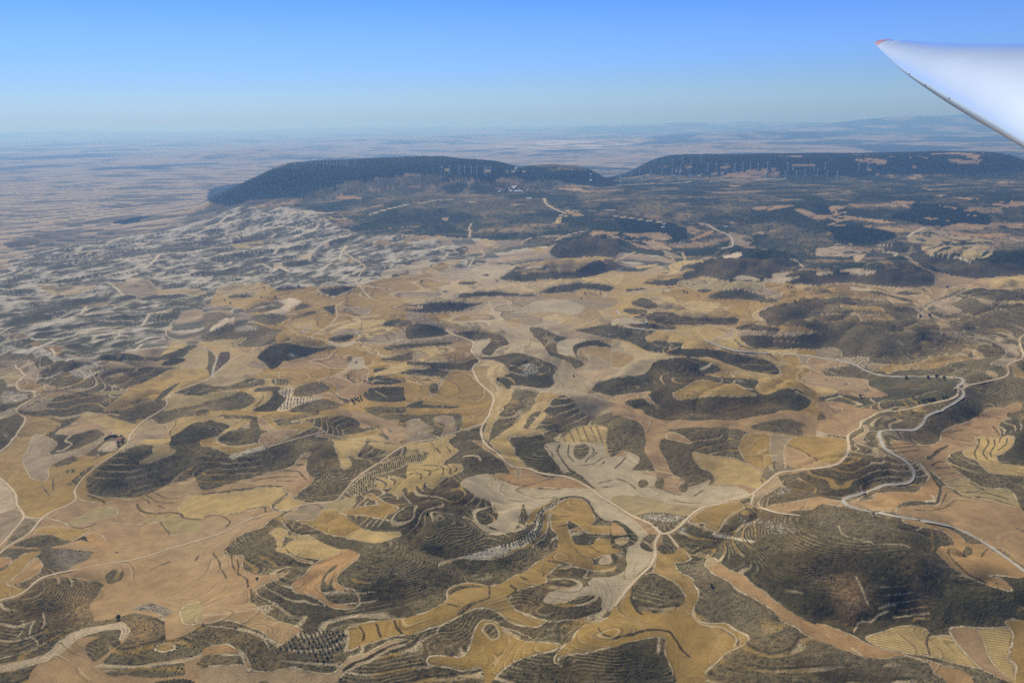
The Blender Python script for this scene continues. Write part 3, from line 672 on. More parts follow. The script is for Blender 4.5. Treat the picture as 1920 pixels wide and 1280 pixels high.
Hm 1040,370 1100,365 1170,400 1120,410
L 1250,370 1400,390 1500,415 ; 1320,200 1480,235 1600,290
Fg 200,300 260,290 400,320 560,310 620,380 700,430 560,440 390,440 360,400 200,385 60,385 200,375 420,390 560,385 380,350 230,325
Fg 1090,440 1200,420 1310,430 1210,450 1220,490 1270,550 1370,600 1250,605 1130,550 1150,520
Fm 1250,600 1500,590 1620,600 1770,640 1850,700 1850,800 1760,870 1600,850 1700,800 1750,740 1680,670 1560,620 1400,600
Hl 380,580 550,590 720,600 930,580 950,600 760,630 900,660 800,680 640,630 430,620
Fg 480,910 620,850 800,860 950,820 1130,770 1330,760 1420,790 1540,800 1350,820 1220,840 1150,880 900,900 700,920 640,945 600,920
Fg 1340,720 1400,705 1500,740 1540,800 1450,780 1440,730 1370,735
Fm -20,710 140,700 200,740 210,780 340,800 330,860 220,830 -20,790
!Fp 310,850 360,770 480,775 430,880 350,880
Ft 470,840 610,860 540,900 450,890
Ft -60,790 120,820 280,860 180,875 80,890 40,920 70,960 200,970 380,990 450,1010 460,1060 600,1110 640,1150 500,1165 360,1160 150,1120 -20,1080 -110,1060 -160,1000 -90,950 -40,880 -110,840
Fy -20,1060 150,1100 140,1130 -20,1150
Hn 470,1000 700,980 1000,985 1240,985 1320,1010 1270,1070 1300,1110 1250,1160 1150,1190 900,1240 700,1290 400,1260 200,1200 200,1150 380,1165 560,1160 640,1140 560,1100 460,1050
Ft -20,1200 200,1210 340,1250 440,1290 -20,1290
Ft 1750,1240 1830,1210 1900,1220 1880,1290 1720,1300
Fg 1800,850 1850,870 1920,930 1920,990 1840,960
Fy 1560,925 1650,930 1680,970 1640,985
L 1220,860 1250,890 1500,920 1650,930 ; 740,630 800,680 ; 1110,750 1300,755 1390,780 ; 640,1195 800,1185 1100,1100 ; 1370,590 1600,610 1800,650
@D0
C 1480,780 1700,740 1920,700 1920,760 1750,800 1600,800
T 1060,690 1200,650 1380,620 1400,640 1200,700
Hd 30,880 250,850 380,870 330,900 100,925
L2 780,1005 880,985 ; 130,1195 380,1115 ; 0,1200 150,1155 ; 200,1045 310,1020 ; 900,1260 1050,1210 1400,1140 1500,1040 ; 960,935 1200,915 1400,910 ; 1100,880 1210,850 ; 1600,850 1900,840
@D1
L2 150,720 600,650 1000,620 1200,605 ; 480,800 700,770 880,765 980,820 ; 640,1000 860,910 1160,850 ; 980,810 1080,720 ; 0,1070 320,1010 640,945 ; 100,1170 260,1095 ; 1020,1110 1260,1050 1340,920 ; 1050,1170 1250,1110 1340,1085 ; 230,860 450,830 ; 520,1130 780,1180 ; 0,790 200,680
Fy 1170,650 1300,640 1340,660 1200,670
Fy 780,620 900,630 960,640 800,650
Fp 800,1050 900,1035 1020,1010 980,1050
Fp 660,1110 730,1100 720,1130 700,1150 790,1180 720,1160 640,1140
Fp 1110,910 1160,910 1190,930 1130,940
Fg 1600,930 1660,880 1800,900 1920,860 1920,930 1700,950
Fg 1290,1090 1400,1050 1410,1080 1300,1110
Fg 1360,940 1480,890 1560,910 1420,930
Fn 240,940 500,910 600,880 640,850 670,880 560,950 300,970
Hd 260,890 500,860 560,880 300,925
Hn 1650,1220 1750,1150 1850,1120 1900,1140 1750,1250
Fw 1650,1210 1760,1150 1880,1120 1940,1140 1860,1190 1760,1200 1750,1240 1700,1255
Ft 1210,460 1280,435 1450,450 1470,465 1300,470
L2 1550,610 1680,570 1900,520
@D2
Fg -20,830 320,820 300,860 -20,870
Fg 1030,1080 1200,1050 1500,1000 1650,980 1850,1010 1940,1040 1700,1060 1550,1130 1250,1140 1050,1170 1100,1140 1500,1090 1200,1085
Fw 1080,1110 1200,1080 1260,1075 1230,1110
Fg 1140,930 1160,905 1250,925 1280,950 1200,965
Fy 1370,690 1400,620 1490,625 1430,640 1420,690
Fy 650,860 720,840 800,850 780,890 850,930 720,910
Hd 960,1190 1250,1150 1600,1130 1700,1060 1900,1030 1940,1110 1700,1190 1200,1200 1100,1240 960,1230
Fw 380,1190 570,1150 640,1110 900,1080 1000,1100 860,1190 750,1220 620,1210 400,1210
Hd 680,1180 740,1170 740,1190
Fg 100,1190 200,1130 480,1070 480,1100 300,1160 200,1200
Fg 520,970 620,930 640,950 560,990
Fp 0,1120 120,1090 190,1100 100,1180 0,1200
Hd 1320,960 1400,870 1600,830 1750,800 1940,830 1940,1000 1700,1000 1400,1020
Ft 1690,760 1820,770 1940,790 1940,820 1700,800
L3 340,1040 360,1000 450,980 ; 80,1200 190,1120 180,1100 ; 620,1120 800,1080 990,1065 ; 0,930 200,890 ; 1060,870 1150,830 1400,810
L3 1380,850 1500,800 1660,765 ; 90,510 250,480 400,470 ; 560,490 620,500 ; 1450,570 1600,580 1920,570
Ft 1450,570 1600,600 1640,620 1540,630 1500,610
Ft 1340,370 1600,365 1680,400 1600,390
Ft 290,650 380,645 440,655 330,670
Fy 320,190 380,180 370,195 330,205
Fy 700,200 760,200 750,212 710,210
Fp 900,205 1090,205 1050,220 920,212
@D3
T 130,780 30,640 300,650 470,685 600,690 700,770 730,820 580,870 480,885 450,860 540,830 420,780 250,770
Ft 1000,215 1500,210 1560,230 1300,260 1040,255 1080,240 1000,240
Ft -20,780 200,790 400,780 540,830 440,860 480,900 540,940 400,940 240,920 60,840 -20,830
Fo 590,890 760,840 900,790 930,765 830,770 850,780 720,840 640,870
Ft 700,770 780,765 740,795
Ft 690,890 740,860 920,890 800,905
Fm 1080,800 1050,770 1200,800 1280,820 1300,860 1220,910 1140,890
Fn 1280,800 1400,770 1540,760 1400,790
Ft 1200,900 1340,910 1220,930
Ft 1690,570 1780,565 1900,620 1940,680 1850,650
Fc 1020,990 1180,965 1200,1000 1060,1030
Hd 640,1100 800,1040 1000,1020 1300,1030 1700,1030 1720,1110 1480,1170 1480,1210 1380,1200 1200,1170 1000,1190 850,1150 800,1130
Fy 500,1090 640,1040 840,1050 640,1090 600,1150 480,1190 520,1130
Fy 200,1100 400,1075 360,1100 210,1120
Fm 200,1180 400,1090 480,1110 520,1150 400,1160 240,1190
Fm 340,1020 460,1000 480,950 560,980 640,1020 500,1040
Fy -20,1160 80,1170 60,1230 -20,1290
Fy 760,1210 860,1190 1000,1220 820,1225
Hd 650,1160 800,1120 860,1160 760,1200 660,1210
Fw 1660,1030 1740,1070 1780,1110 1700,1150 1500,1170 1480,1210 1400,1240 1600,1240 1740,1200 1600,1190 1720,1130 1940,1090 1780,1110 1720,1040
Hd 1600,1190 1760,1130 1900,1150 1940,1180 1700,1200
L3 460,950 550,1030 ; 630,970 660,1030 ; 0,1050 150,980 200,960 ; 0,630 200,650 470,685
L2 0,340 300,325 600,315 720,300 ; 880,300 1060,285 1600,275 ; 770,200 790,240
Ft 400,160 520,160 500,165 ; 650,155 720,160 700,180 ; 770,195 860,190 ; 960,170 1080,160 1040,180 ; 1460,185 1560,190 1480,205 ; 1620,140 1880,150 1900,165 1700,155 ; 1520,65 1760,60 1740,72
Ft 1060,335 1200,340 1100,350 ; 1350,370 1590,390 1400,375 ; 1280,540 1700,525 1400,580 ; 1060,670 1120,665
@D4
T -20,500 80,530 290,610 -20,620
T 620,640 850,570 1000,640 1200,700 1270,745 1000,700 850,680 700,660
T 870,480 1300,540 1600,620 1600,700 1200,690 960,630 860,560
T 60,720 400,720 620,760 760,790 560,870 320,880 160,830
Ft -20,620 300,630 700,680 560,690 300,660 60,710 250,720 80,650 -20,680
Ft 90,540 200,530 250,565 160,570 260,590 190,610 280,625 150,620 100,580
Ft 970,640 1050,640 1250,670 1180,680 1060,665
Ft 700,485 890,490 850,510 800,515 850,555 790,560 760,520
Ft 400,720 560,710 770,740 760,770 600,750
Fm 820,830 900,760 980,720 1100,740 1300,800 1500,830 1700,900 1500,1040 1300,1010 1050,1000 960,950 940,890 850,870
Fo 1200,760 1400,790 1700,790 1800,800 1600,830 1300,800
Ft 1220,710 1340,690 1550,720 1500,750 1340,720
Ft 1600,690 1920,700 2200,700 2200,740 1920,740 1750,730
Fm -20,930 200,880 360,900 400,960 300,1000 -20,1000
Fy 320,1000 430,980 370,1050 330,1050
Fp -20,1160 160,1150 330,1110 500,1135 540,1150 400,1175 200,1150 60,1185 -20,1180
Hd 850,980 960,960 1050,1000 1300,1010 1550,1050 2200,1040 2200,1180 1700,1190 1500,1200 1200,1180 1100,1130 1270,1110 1000,1090 900,1040
Ft 800,1000 860,1020 960,1100 1110,1150 1300,1190 1500,1210 1920,1180 2300,1180 2300,1290 1100,1290 1080,1180 900,1080
Fy 1580,1220 1920,1175 2300,1175 2300,1240 1700,1260
Ft 1040,430 1180,425 1140,440 ; 900,350 1050,370 1040,385 940,360 ; 1240,445 1480,460 1400,470 ; 300,100 400,85 500,85 630,105 600,140 400,115 ; 850,160 970,175 880,172 ; 1650,310 1750,290 1830,310 1700,320 ; 820,265 940,265 880,280 ; 370,300 500,298 450,308 ; 450,190 590,190 480,198
Ft 1600,500 1800,480 1960,500 1960,530 1700,540
Ft 1340,570 1400,560 1500,575 1420,580 ; 1360,605 1500,625 1420,620 ; 1110,525 1150,525 1280,545 1260,560 1160,545
L2 820,820 870,780 980,725 ; 560,930 760,940 ; 540,900 770,905 ; 1040,990 1150,1000 1350,1030 1400,1050 ; 1800,840 1920,870 ; 600,960 720,975 700,1000
Hd 540,910 770,890 800,870 840,920 820,970 700,960
Hd 880,890 950,890 960,940 1020,970 900,950
Hd 1160,820 1300,850 1450,850 1300,865 ; 1400,880 1550,870 1700,900 1560,890 ; 1060,990 1200,985 1300,1005 1150,1010
"""
ROADS = r"""
track 3.2 -60,1145 0,1125 12,1122 32,1117 52,1104 66,1091 80,1082 94,1078 140,1068 210,1055 250,1049 280,1041 312,1030 344,1021 384,1009 420,997 470,972 496,965 520,959 540,956 558,950 576,944 618,942 634,936 650,916 666,898 684,884 712,866 734,850 768,831 828,820 864,807 906,794
track 3.6 -20,1040 0,1023 26,994 45,968 32,946 30,928 18,912 0,896 -30,880
track 3.8 -10,1045 16,1023 54,1000 76,974 94,960 132,944 143,934 140,920 154,898 176,878 186,870 220,848 240,828 244,816 268,790 304,768 314,758 312,748 324,736 356,724 384,714 400,704 422,684 450,666 496,650 520,640
lane 3.5 396,708 407,670 400,660 384,654 368,646 340,644 312,632 322,608 344,596
track 3.4 46,968 60,971 78,971
track 3.6 -30,866 0,846 16,834 48,787 30,772 30,768 48,755 66,744 64,738 38,736 31,724 48,710 33,700 31,695
track 2.4 504,838 544,826 564,820 608,809
track 2.4 584,798 602,804 618,816 644,821 684,826 704,826 754,837
track 4.6 836,618 852,628 870,634 886,640 888,646 884,658 894,670 900,678 892,684 886,692 896,714 908,726 922,738 926,750 920,768 916,780 906,794 902,808 906,826 916,838 934,850 946,864 960,874 972,877 990,878 1010,886 1032,890 1060,893 1080,900 1098,910 1110,918 1128,932 1152,946 1184,966 1220,982 1238,1000
track 5.0 1238,1000 1252,1000 1270,990 1284,976 1302,960 1320,950 1352,944 1370,938 1392,934 1410,926 1422,916 1442,900 1460,886 1492,882 1536,877 1570,870 1588,852 1592,838 1589,820 1594,812 1612,802 1615,790 1632,782 1648,773 1702,767 1736,758 1776,750 1794,742 1796,732 1790,726
paved 6.0 1156,582 1164,590 1192,597 1212,600 1212,604 1208,606 1180,606 1170,608 1176,614 1212,618 1264,621 1312,634 1352,650 1382,658 1432,662 1492,665 1536,671 1556,673 1584,679 1602,684 1624,696 1648,703 1676,706 1736,706 1782,707 1804,710 1806,716 1794,726 1804,730 1806,742 1788,756 1766,768 1738,780 1730,794 1714,806 1688,806 1656,807 1648,812 1652,826 1660,842 1680,854 1700,866 1713,882 1712,896 1700,906 1660,909 1636,918 1606,928 1584,934 1582,942 1594,950 1636,960 1692,970 1758,981 1792,990 1826,1006 1856,1024 1888,1046 1920,1070 1980,1110
track 4.2 1806,728 1816,722 1856,714 1884,706 1892,698 1888,686 1896,680 1916,672 1918,662 1912,644 1912,634 1920,628 1960,620
track 3.6 1414,926 1408,946 1418,950 1458,961 1500,966
track 4.5 1238,1000 1230,1012 1227,1024 1229,1036 1220,1060 1192,1086 1168,1114 1152,1136
track 2.6 1252,1001 1262,1012 1272,1026
track 4.2 694,561 682,552 670,542 668,532 680,522 684,512 680,504 666,496 658,488 648,482 652,464
track 3.2 644,567 630,576 632,594 610,616 576,634
paved 6.0 1352,466 1372,462 1374,454 1368,442 1344,432 1328,422 1312,419
track 4.0 880,446 882,433 879,430 884,419
track 5.0 1020,372 1024,382 1036,390 1050,396 1062,401
track 4.0 880,505 884,498 890,492 915,488
track 4.0 898,487 908,480 902,472 905,468
"""
TILES = {}
for ri, ch in enumerate("ABC"):
    for ci in range(5):
        TILES[ch + str(ci)] = (384 * ci, (1024, 768, 512)[ri], 5.0)
for ci in range(5):
    TILES["D" + str(ci)] = (384 * ci, 280, 5.0)
TILES["F"] = (0, 0, 1.0)

def parse():
    out = []
    ox, oy, s = 0, 0, 1.0
    for line in DATA.strip().splitlines():
        line = line.strip()
        if not line: continue
        if line[0] == '@':
            ox, oy, s = TILES[line[1:].strip()]; continue
        straight = line[0] == '!'
        if straight: line = line[1:]
        code, rest = line.split(None, 1)
        for seg in rest.split(';'):
            p = np.array([[float(a) for a in q.split(',')] for q in seg.split()])
            p = p / s + np.array([ox, oy])
            out.append((code, p, straight))
    return out
ITEMS = parse()

def smooth_poly(p, closed, k=5, c=0.40):
    n = len(p)
    if closed:
        P0 = np.roll(p, 1, 0); P1 = p; P2 = np.roll(p, -1, 0); P3 = np.roll(p, -2, 0)
    else:
        if n < 2: return p
        P1 = p[:-1]; P2 = p[1:]
        P0 = np.vstack([p[:1], p[:-2]]); P3 = np.vstack([p[2:], p[-1:]])
    seg = np.linalg.norm(P2 - P1, axis=1)[:, None]
    def lim(t):
        L = np.linalg.norm(t, axis=1)[:, None] + 1e-9
        return t * np.minimum(1, 1.0 * seg / L)
    T1 = lim(c * (P2 - P0)); T2 = lim(c * (P3 - P1))
    out = []
    for i in range(k):
        t = i / k
        out.append((2*t**3 - 3*t**2 + 1) * P1 + (t**3 - 2*t**2 + t) * T1 + (-2*t**3 + 3*t**2) * P2 + (t**3 - t**2) * T2)
    o = np.stack(out, 1).reshape(-1, 2)
    if not closed: o = np.vstack([o, p[-1:]])
    return o

# ------------------------------------------------------------------ noise
LAT = [rng.random((256, 256)).astype(np.float32) for _ in range(8)]
def vnoise(x, y, k=0):
    L = LAT[k % 8]
    xi = np.floor(x); yi = np.floor(y)
    fx = (x - xi).astype(np.float32); fy = (y - yi).astype(np.float32)
    xi = xi.astype(np.int64) & 255; yi = yi.astype(np.int64) & 255
    x1 = (xi + 1) & 255; y1 = (yi + 1) & 255
    fx = fx * fx * (3 - 2 * fx); fy = fy * fy * (3 - 2 * fy)
    a = L[xi, yi] * (1 - fx) + L[x1, yi] * fx
    b = L[xi, y1] * (1 - fx) + L[x1, y1] * fx
    return a * (1 - fy) + b * fy
def fbm(x, y, o=4, k=0, g=0.5):
    s = 0; a = 1.0; t = 0
    for i in range(o):
        ca, sa = math.cos(0.6 + i), math.sin(0.6 + i)
        s = s + a * vnoise((x * ca - y * sa) * 2**i + 17.3 * i, (x * sa + y * ca) * 2**i + 5.1 * i, k + i)
        t += a; a *= g
    return s / t
def sstep(a, b, x):
    t = np.clip((x - a) / (b - a), 0, 1)
    return t * t * (3 - 2 * t)
def boxblur(A, r, it=3):
    rr_ = r if isinstance(r, tuple) else (r, r)
    for _ in range(it):
        for ax in (0, 1):
            r = rr_[ax]
            if r < 1: continue
            A = np.moveaxis(A, ax, 0)
            P = np.concatenate([np.repeat(A[:1], r + 1, 0), A, np.repeat(A[-1:], r, 0)], 0)
            C = np.cumsum(P, 0, dtype=np.float64)
            A = ((C[2*r+1:] - C[:-2*r-1]) / (2*r + 1)).astype(np.float32)
            A = np.moveaxis(A, 0, ax)
    return A

def scan_fill(ci, ri, ncol, nrow):
    """even-odd fill of a closed polygon given in column / row index units"""
    ra = max(0, int(math.floor(ri.min()))); rb = min(nrow - 1, int(math.ceil(ri.max())))
    ca = max(0, int(math.floor(ci.min()))); cb = min(ncol - 1, int(math.ceil(ci.max())))
    if rb < ra or cb < ca: return None
    h, w = rb - ra + 1, cb - ca + 2
    M = np.zeros((h, w), np.int32)
    n = len(ci)
    for i in range(n):
        x1, y1 = ci[i], ri[i]; x2, y2 = ci[(i + 1) % n], ri[(i + 1) % n]
        if y1 == y2: continue
        if y1 > y2: x1, y1, x2, y2 = x2, y2, x1, y1
        a = max(ra, int(math.ceil(y1))); b = min(rb, int(math.ceil(y2)) - 1)
        if b < a: continue
        r = np.arange(a, b + 1)
        x = x1 + (r - y1) * (x2 - x1) / (y2 - y1)
        c = np.clip(np.ceil(x).astype(np.int64) - ca, 0, w - 1)
        M[r - ra, c] += 1
    M = (np.cumsum(M, 1) & 1).astype(bool)[:, :-1]
    return ra, rb + 1, ca, cb + 1, M

# ------------------------------------------------------------------ relief: plateaus and mesas (25 m raster)
MX0, MX1, MY0, MY1, MS = -14000, 14000, 400, 15000, 25.0
mnx, mny = int((MX1 - MX0) / MS) + 1, int((MY1 - MY0) / MS) + 1
mxx, myy = np.meshgrid(MX0 + MS * np.arange(mnx), MY0 + MS * np.arange(mny))
def mac_poly(pts):
    p = smooth_poly(np.array(pts, float), True)
    A = np.zeros((mny, mnx), np.float32)
    r = scan_fill((p[:, 0] - MX0) / MS, (p[:, 1] - MY0) / MS, mnx, mny)
    A[r[0]:r[1], r[2]:r[3]] = r[4]
    return A
def undul(x, y):
    fade = np.clip((9000 - y) / 3000, 0, 1)
    return (fbm(x / 520, y / 520, 3, 2) - 0.5) * 36 * fade
P1 = mac_poly([(-2950, 7900), (-2300, 6600), (-900, 5700), (500, 5450), (2500, 5300), (5000, 5500), (9000, 6200), (9500, 9000), (5000, 9800), (1500, 9800), (800, 8900), (-600, 9000), (-2200, 8600)])
M1 = mac_poly([(-2080, 6850), (-1000, 6850), (-300, 6850), (0, 6850), (150, 7150), (-100, 7800), (-600, 8450), (-1300, 8350), (-1950, 7800), (-2250, 7250)])
M2 = mac_poly([(1550, 8050), (1600, 9200), (4500, 9300), (5300, 8500), (4700, 7800), (2500, 7800)])
def bl(A, s):
    return boxblur(A, max(1, int(round(s / MS))), 3)
macro = 225 * bl(P1, 380) + 235 * bl(M1, 115) + 185 * bl(M2, 130)
M3 = mac_poly([(-2750, 7450), (-2100, 6900), (-1700, 8200), (-2600, 8400)])
M4 = mac_poly([(-200, 6950), (500, 6950), (900, 7300), (900, 7800), (300, 8100), (-200, 7900)])
macro = np.maximum(macro, (225 + 120 * bl(M4, 240)) * np.clip(1.6 * bl(M4, 240), 0, 1))
macro = macro + 70 * bl(M4, 260) * (1 - bl(M1, 115))
FL = bl(mac_poly([(-3500, 7300), (-2300, 6950), (-1500, 6900), (-1200, 8300), (-2300, 8500), (-3500, 8400)]), 230)
macro = np.maximum(macro, 440 * np.clip((mxx + 3080 + 70 * np.sin(myy / 170)) / 1030, 0, 1) * np.clip(1.6 * FL, 0, 1))
macro = boxblur(macro.astype(np.float32), 2, 2)
macro += 35 * (fbm(mxx / 900, myy / 900, 4, 5) - .5) * np.clip(bl(P1, 500) * 2, 0, 1)
macro += 0.6 * macro * 0  # plateau relief stays as is
MES1 = bl(M1, 320); PLT = bl(P1, 300); MES2 = bl(M2, 300)
macro += undul(mxx, myy)
def bil(A, fx, fy):
    h, w = A.shape
    fx = np.clip(fx, 0, w - 1.001); fy = np.clip(fy, 0, h - 1.001)
    i = fx.astype(np.int64); j = fy.astype(np.int64)
    a = (fx - i).astype(np.float32); b = (fy - j).astype(np.float32)
    return (A[j, i] * (1 - a) + A[j, i + 1] * a) * (1 - b) + (A[j + 1, i] * (1 - a) + A[j + 1, i + 1] * a) * b
def mac_at(x, y, A=None):
    return bil(macro if A is None else A, (x - MX0) / MS, (y - MY0) / MS)

# near raster (7 m): hills
NX0, NX1, NY0, NY1, NS = -4200, 4200, 700, 6000, 7.0
nnx, nny = int((NX1 - NX0) / NS) + 1, int((NY1 - NY0) / NS) + 1
near_h = np.zeros((nny, nnx), np.float32)
def G(x, y):
    z = mac_at(x, y)
    z = z + bil(near_h, (x - NX0) / NS, (y - NY0) / NS)
    return z

def unproject(px, dmax=60000.0, mac=False):
    """picture points to points on the land: the ray from the camera is followed until it meets the ground"""
    px = np.asarray(px, float)
    d = CF[None] + ((px[:, 0] - 960) / F_PX)[:, None] * CR[None] - ((px[:, 1] - 640) / F_PX)[:, None] * CU[None]
    d = d / d[:, 1:2]                         # step in y
    lo = np.full(len(px), 500.0); hi = np.full(len(px), dmax)
    found = np.zeros(len(px), bool)
    ys = np.exp(np.linspace(math.log(600), math.log(dmax), 420))
    prev = np.full(len(px), 500.0)
    for y in ys:
        z = H_CAM + d[:, 2] * y
        g = G(d[:, 0] * y, np.full(len(px), y))
        below = (z < g) & ~found
        lo[below] = prev[below]; hi[below] = y
        found |= below
        prev[~found] = y
    for _ in range(22):
        m = 0.5 * (lo + hi)
        z = H_CAM + d[:, 2] * m
        g = G(d[:, 0] * m, m)
        b = z < g
        hi = np.where(found & b, m, hi); lo = np.where(found & ~b, m, lo)
    y = np.where(found, hi, dmax)
    return np.stack([d[:, 0] * y, y], 1)

def dense_px(code, p, straight):
    closed = code[0] not in 'BL'
    if straight:
        out = []
        for a, b in zip(p, np.roll(p, -1, 0)):
            for t in np.arange(6) / 6: out.append(a + (b - a) * t)
        return np.array(out), closed
    return smooth_poly(p, closed), closed
DEN = [dense_px(*it) for it in ITEMS]
OFF = np.cumsum([0] + [len(d[0]) for d in DEN])
ALLPX = np.vstack([d[0] for d in DEN])
DMX = 11500.0
XY = unproject(ALLPX, DMX)

HT = {'Hm': 1.0, 'Hd': 1.1, 'Hl': 0.75, 'Hg': 0.8, 'Hp': 0.7, 'Hn': 0.6, 'Hb': 1.1}
hm = np.zeros((nny, nnx), np.float32)
for i, it in enumerate(ITEMS):
    if it[0][0] in 'BLC': continue
    q = XY[OFF[i]:OFF[i+1]]
    r = scan_fill((q[:, 0] - NX0) / NS, (q[:, 1] - NY0) / NS, nnx, nny)
    if r is None: continue
    S = hm[r[0]:r[1], r[2]:r[3]]
    S[r[4]] = HT.get(it[0], 0.0)
nyy = (NY0 + NS * np.arange(nny))[:, None]
b1 = boxblur(hm, 2); b2 = boxblur(hm, 6); b3 = boxblur(hm, 13)
near_h = (9 * b1 + 32 * b2 ** 1.4 + 42 * b3 ** 1.8) * np.clip((5700 - nyy) / 900, 0, 1) * np.clip(1.25 - (nyy - 2500) / 9000, .6, 1.2)
nxx2, nyy2 = np.meshgrid(NX0 + NS * np.arange(nnx), NY0 + NS * np.arange(nny))
gul = 1 - np.abs(2 * fbm(nxx2 / 170, nyy2 / 170, 3, 4) - 1)
near_h = near_h * (0.80 + 0.5 * fbm(nxx2 / 260, nyy2 / 260, 2, 1)) - 15 * (gul ** 3) * b2 - 22 * (gul ** 4) * b3 ** 2
near_h = near_h.astype(np.float32)
XY = unproject(ALLPX, DMX)
# edges wander a little, as ploughed and overgrown edges do
ww = np.clip(XY[:, 1] / 2500, .6, 2.5)
wl = 60 * np.clip(XY[:, 1] / 1300, 1, 6) ** 1.5
XY = XY + np.stack([(fbm(XY[:, 0] / wl, XY[:, 1] / wl, 2, 1) - .5) * 9 * ww, (fbm(XY[:, 0] / wl, XY[:, 1] / wl, 2, 4) - .5) * 12 * ww], 1)

# ------------------------------------------------------------------ the ground sheet: rows follow distance, columns follow bearing
ys = [150.0, 250, 350, 450, 550, 650, 720, 780, 820, 850, 875, 895]
d = 905.0
STEP = 1.15
while d < 98000:
    ys.append(d)
    d += min(max(d * d / (H_CAM * F_PX) * STEP, 0.9), 0.0042 * d)
YR = np.array(ys)
du = STEP / F_PX
uc = np.arange(-0.80, 0.80 + du, du)
out = [0.805, 0.82, 0.85, 0.9, 1.0, 1.15, 1.35, 1.7, 2.2, 3.0, 4.5, 7.0, 12.0]
UC = np.concatenate([-np.array(out[::-1]), uc, np.array(out)])
NR, NC = len(YR), len(UC)
X = (UC[None, :] * YR[:, None]).astype(np.float64)
Y = np.repeat(YR[:, None], NC, 1)
ridx = np.arange(NR); cidx = np.arange(NC)
def to_idx(q):
    return np.interp(q[:, 0] / q[:, 1], UC, cidx), np.interp(q[:, 1], YR, ridx)

def s2l(c):
    c = np.array(c, float) / 255
    return np.where(c <= 0.04045, c / 12.92, ((c + 0.055) / 1.055) ** 2.4)
KILL = 1.8
def alb(r, g, b):
    return (s2l((r, g, b)) / KILL).astype(np.float32)
PAL = {k: alb(*v) for k, v in {
    'Hm': (130, 117, 82), 'Hd': (92, 86, 60), 'Hl': (146, 131, 98), 'Hg': (170, 140, 92), 'Hp': (160, 146, 122), 'Hn': (112, 106, 76), 'Hb': (160, 130, 92),
    'Ft': (186, 153, 108), 'Fo': (196, 156, 102), 'Fg': (186, 153, 86), 'Fy': (218, 189, 124), 'Fp': (212, 190, 152), 'Fw': (204, 186, 148), 'Fn': (186, 166, 114), 'Fm': (174, 154, 120), 'Fc': (236, 214, 176), 'Fb': (110, 94, 74), 'Fs': (192, 166, 124), 'Fv': (192, 174, 134),
    'B': (78, 70, 50), 'L': (234, 211, 166), 'L2': (236, 220, 184), 'L3': (220, 198, 156), 'Rv': (190, 164, 118),
    'W1': (184, 172, 140), 'W2': (110, 104, 76), 'W3': (222, 211, 188), 'W4': (190, 164, 120),
    'S1': (112, 104, 74), 'S2': (44, 57, 33), 'S3': (86, 86, 60), 'S4': (186, 156, 112), 'S5': (160, 140, 98), 'T': (30, 43, 26),
    'Pt': (190, 166, 130), 'Pm': (166, 148, 120), 'Pd': (122, 116, 92), 'Pw': (204, 190, 160), 'Pg': (60, 64, 44),
    'veg': (56, 55, 38), 'dry': (158, 132, 90), 'chalk': (226, 216, 194),
}.items()}

PAL_KEYS = list(PAL)
colr = np.zeros((NR, NC, 3), np.float32)
scrub = np.zeros((NR, NC), np.float32)
stripe = np.zeros((NR, NC), np.float32)
swath = np.zeros((NR, NC), np.float32)
chalk = np.zeros((NR, NC), np.float32)
rough = np.zeros((NR, NC), np.float32)       # knee high growth and stones: small bumps of the sheet
swph = np.zeros((NR, NC), np.float32)
fid = np.zeros((NR, NC), np.int32)           # 0 ground, 1 hills, 2 badlands, 3 slope, 4 forest, >=10 fields

Z = G(X.ravel(), Y.ravel()).reshape(NR, NC).astype(np.float32)

# --- far plain, all of it field strips of a few hundred metres
n1 = fbm(X / 2600, Y / 2600, 4, 1); n2 = fbm(X / 900, Y / 700, 3, 3)
wx = X + 160 * (n2 - .5); wy = Y + 200 * (n1 - .5)
ca, sa = math.cos(0.35), math.sin(0.35)
gx = (wx * ca + wy * sa); gy = (-wx * sa + wy * ca)
gsc = np.where(Y < 11000, 120.0, 230.0)
cell = np.floor(gx / gsc).astype(np.int64) * 7919 + np.floor(gy / (gsc * .52) + 7 * np.sin(np.floor(gx / gsc) * 12.9)).astype(np.int64) * 104729
hsh = ((cell * 2654435761) & 0xFFFFFF) / float(0x1000000)
hs2 = ((cell * 40503 + 977) & 0xFFFF) / 65536.0
wp_ = np.exp(-((X - 1700) / 2600) ** 2 - ((Y - 26500) / 5200) ** 2) * sstep(.38, .6, fbm(X / 500, Y / 400, 4, 5)) * .8
wood = sstep(.50, .62, fbm(X / 1500, Y / 1500, 5, 6) + 0.16 * sstep(-1000, 9000, X) * sstep(9000, 16000, Y) - 0.40 * sstep(2500, -1500, X) * sstep(16000, 11000, Y) - 0.03)
pc = np.where(hsh[..., None] < .40, PAL['Pt'], np.where(hsh[..., None] < .62, PAL['Pm'], np.where(hsh[..., None] < .86, PAL['Pd'], PAL['Pw'])))
pc = pc * (0.85 + 0.3 * hs2[..., None])
mean_ = pc.reshape(-1, 3).mean(0)
kfar = np.clip((Y - 6500) / 12000, 0, .82)[..., None]
pc = pc * (1 - kfar) + mean_ * kfar
pc = pc + (PAL['Pw'] * 1.5 - pc) * wp_[..., None]
wood2 = sstep(.53, .62, fbm(X / 500, Y / 330, 5, 2, .62)) * .65
pc = pc + (PAL['Pg'] - pc) * (wood2 * (1 - np.clip(wp_ * 1.5, 0, 1)))[..., None]
wood = wood * (1 - np.clip(wp_ * 1.6, 0, 1))
colr[:] = pc * (1 - wood[..., None]) + PAL['Pg'] * wood[..., None]
del cell, hsh, hs2, gx, gy, wx, wy, pc

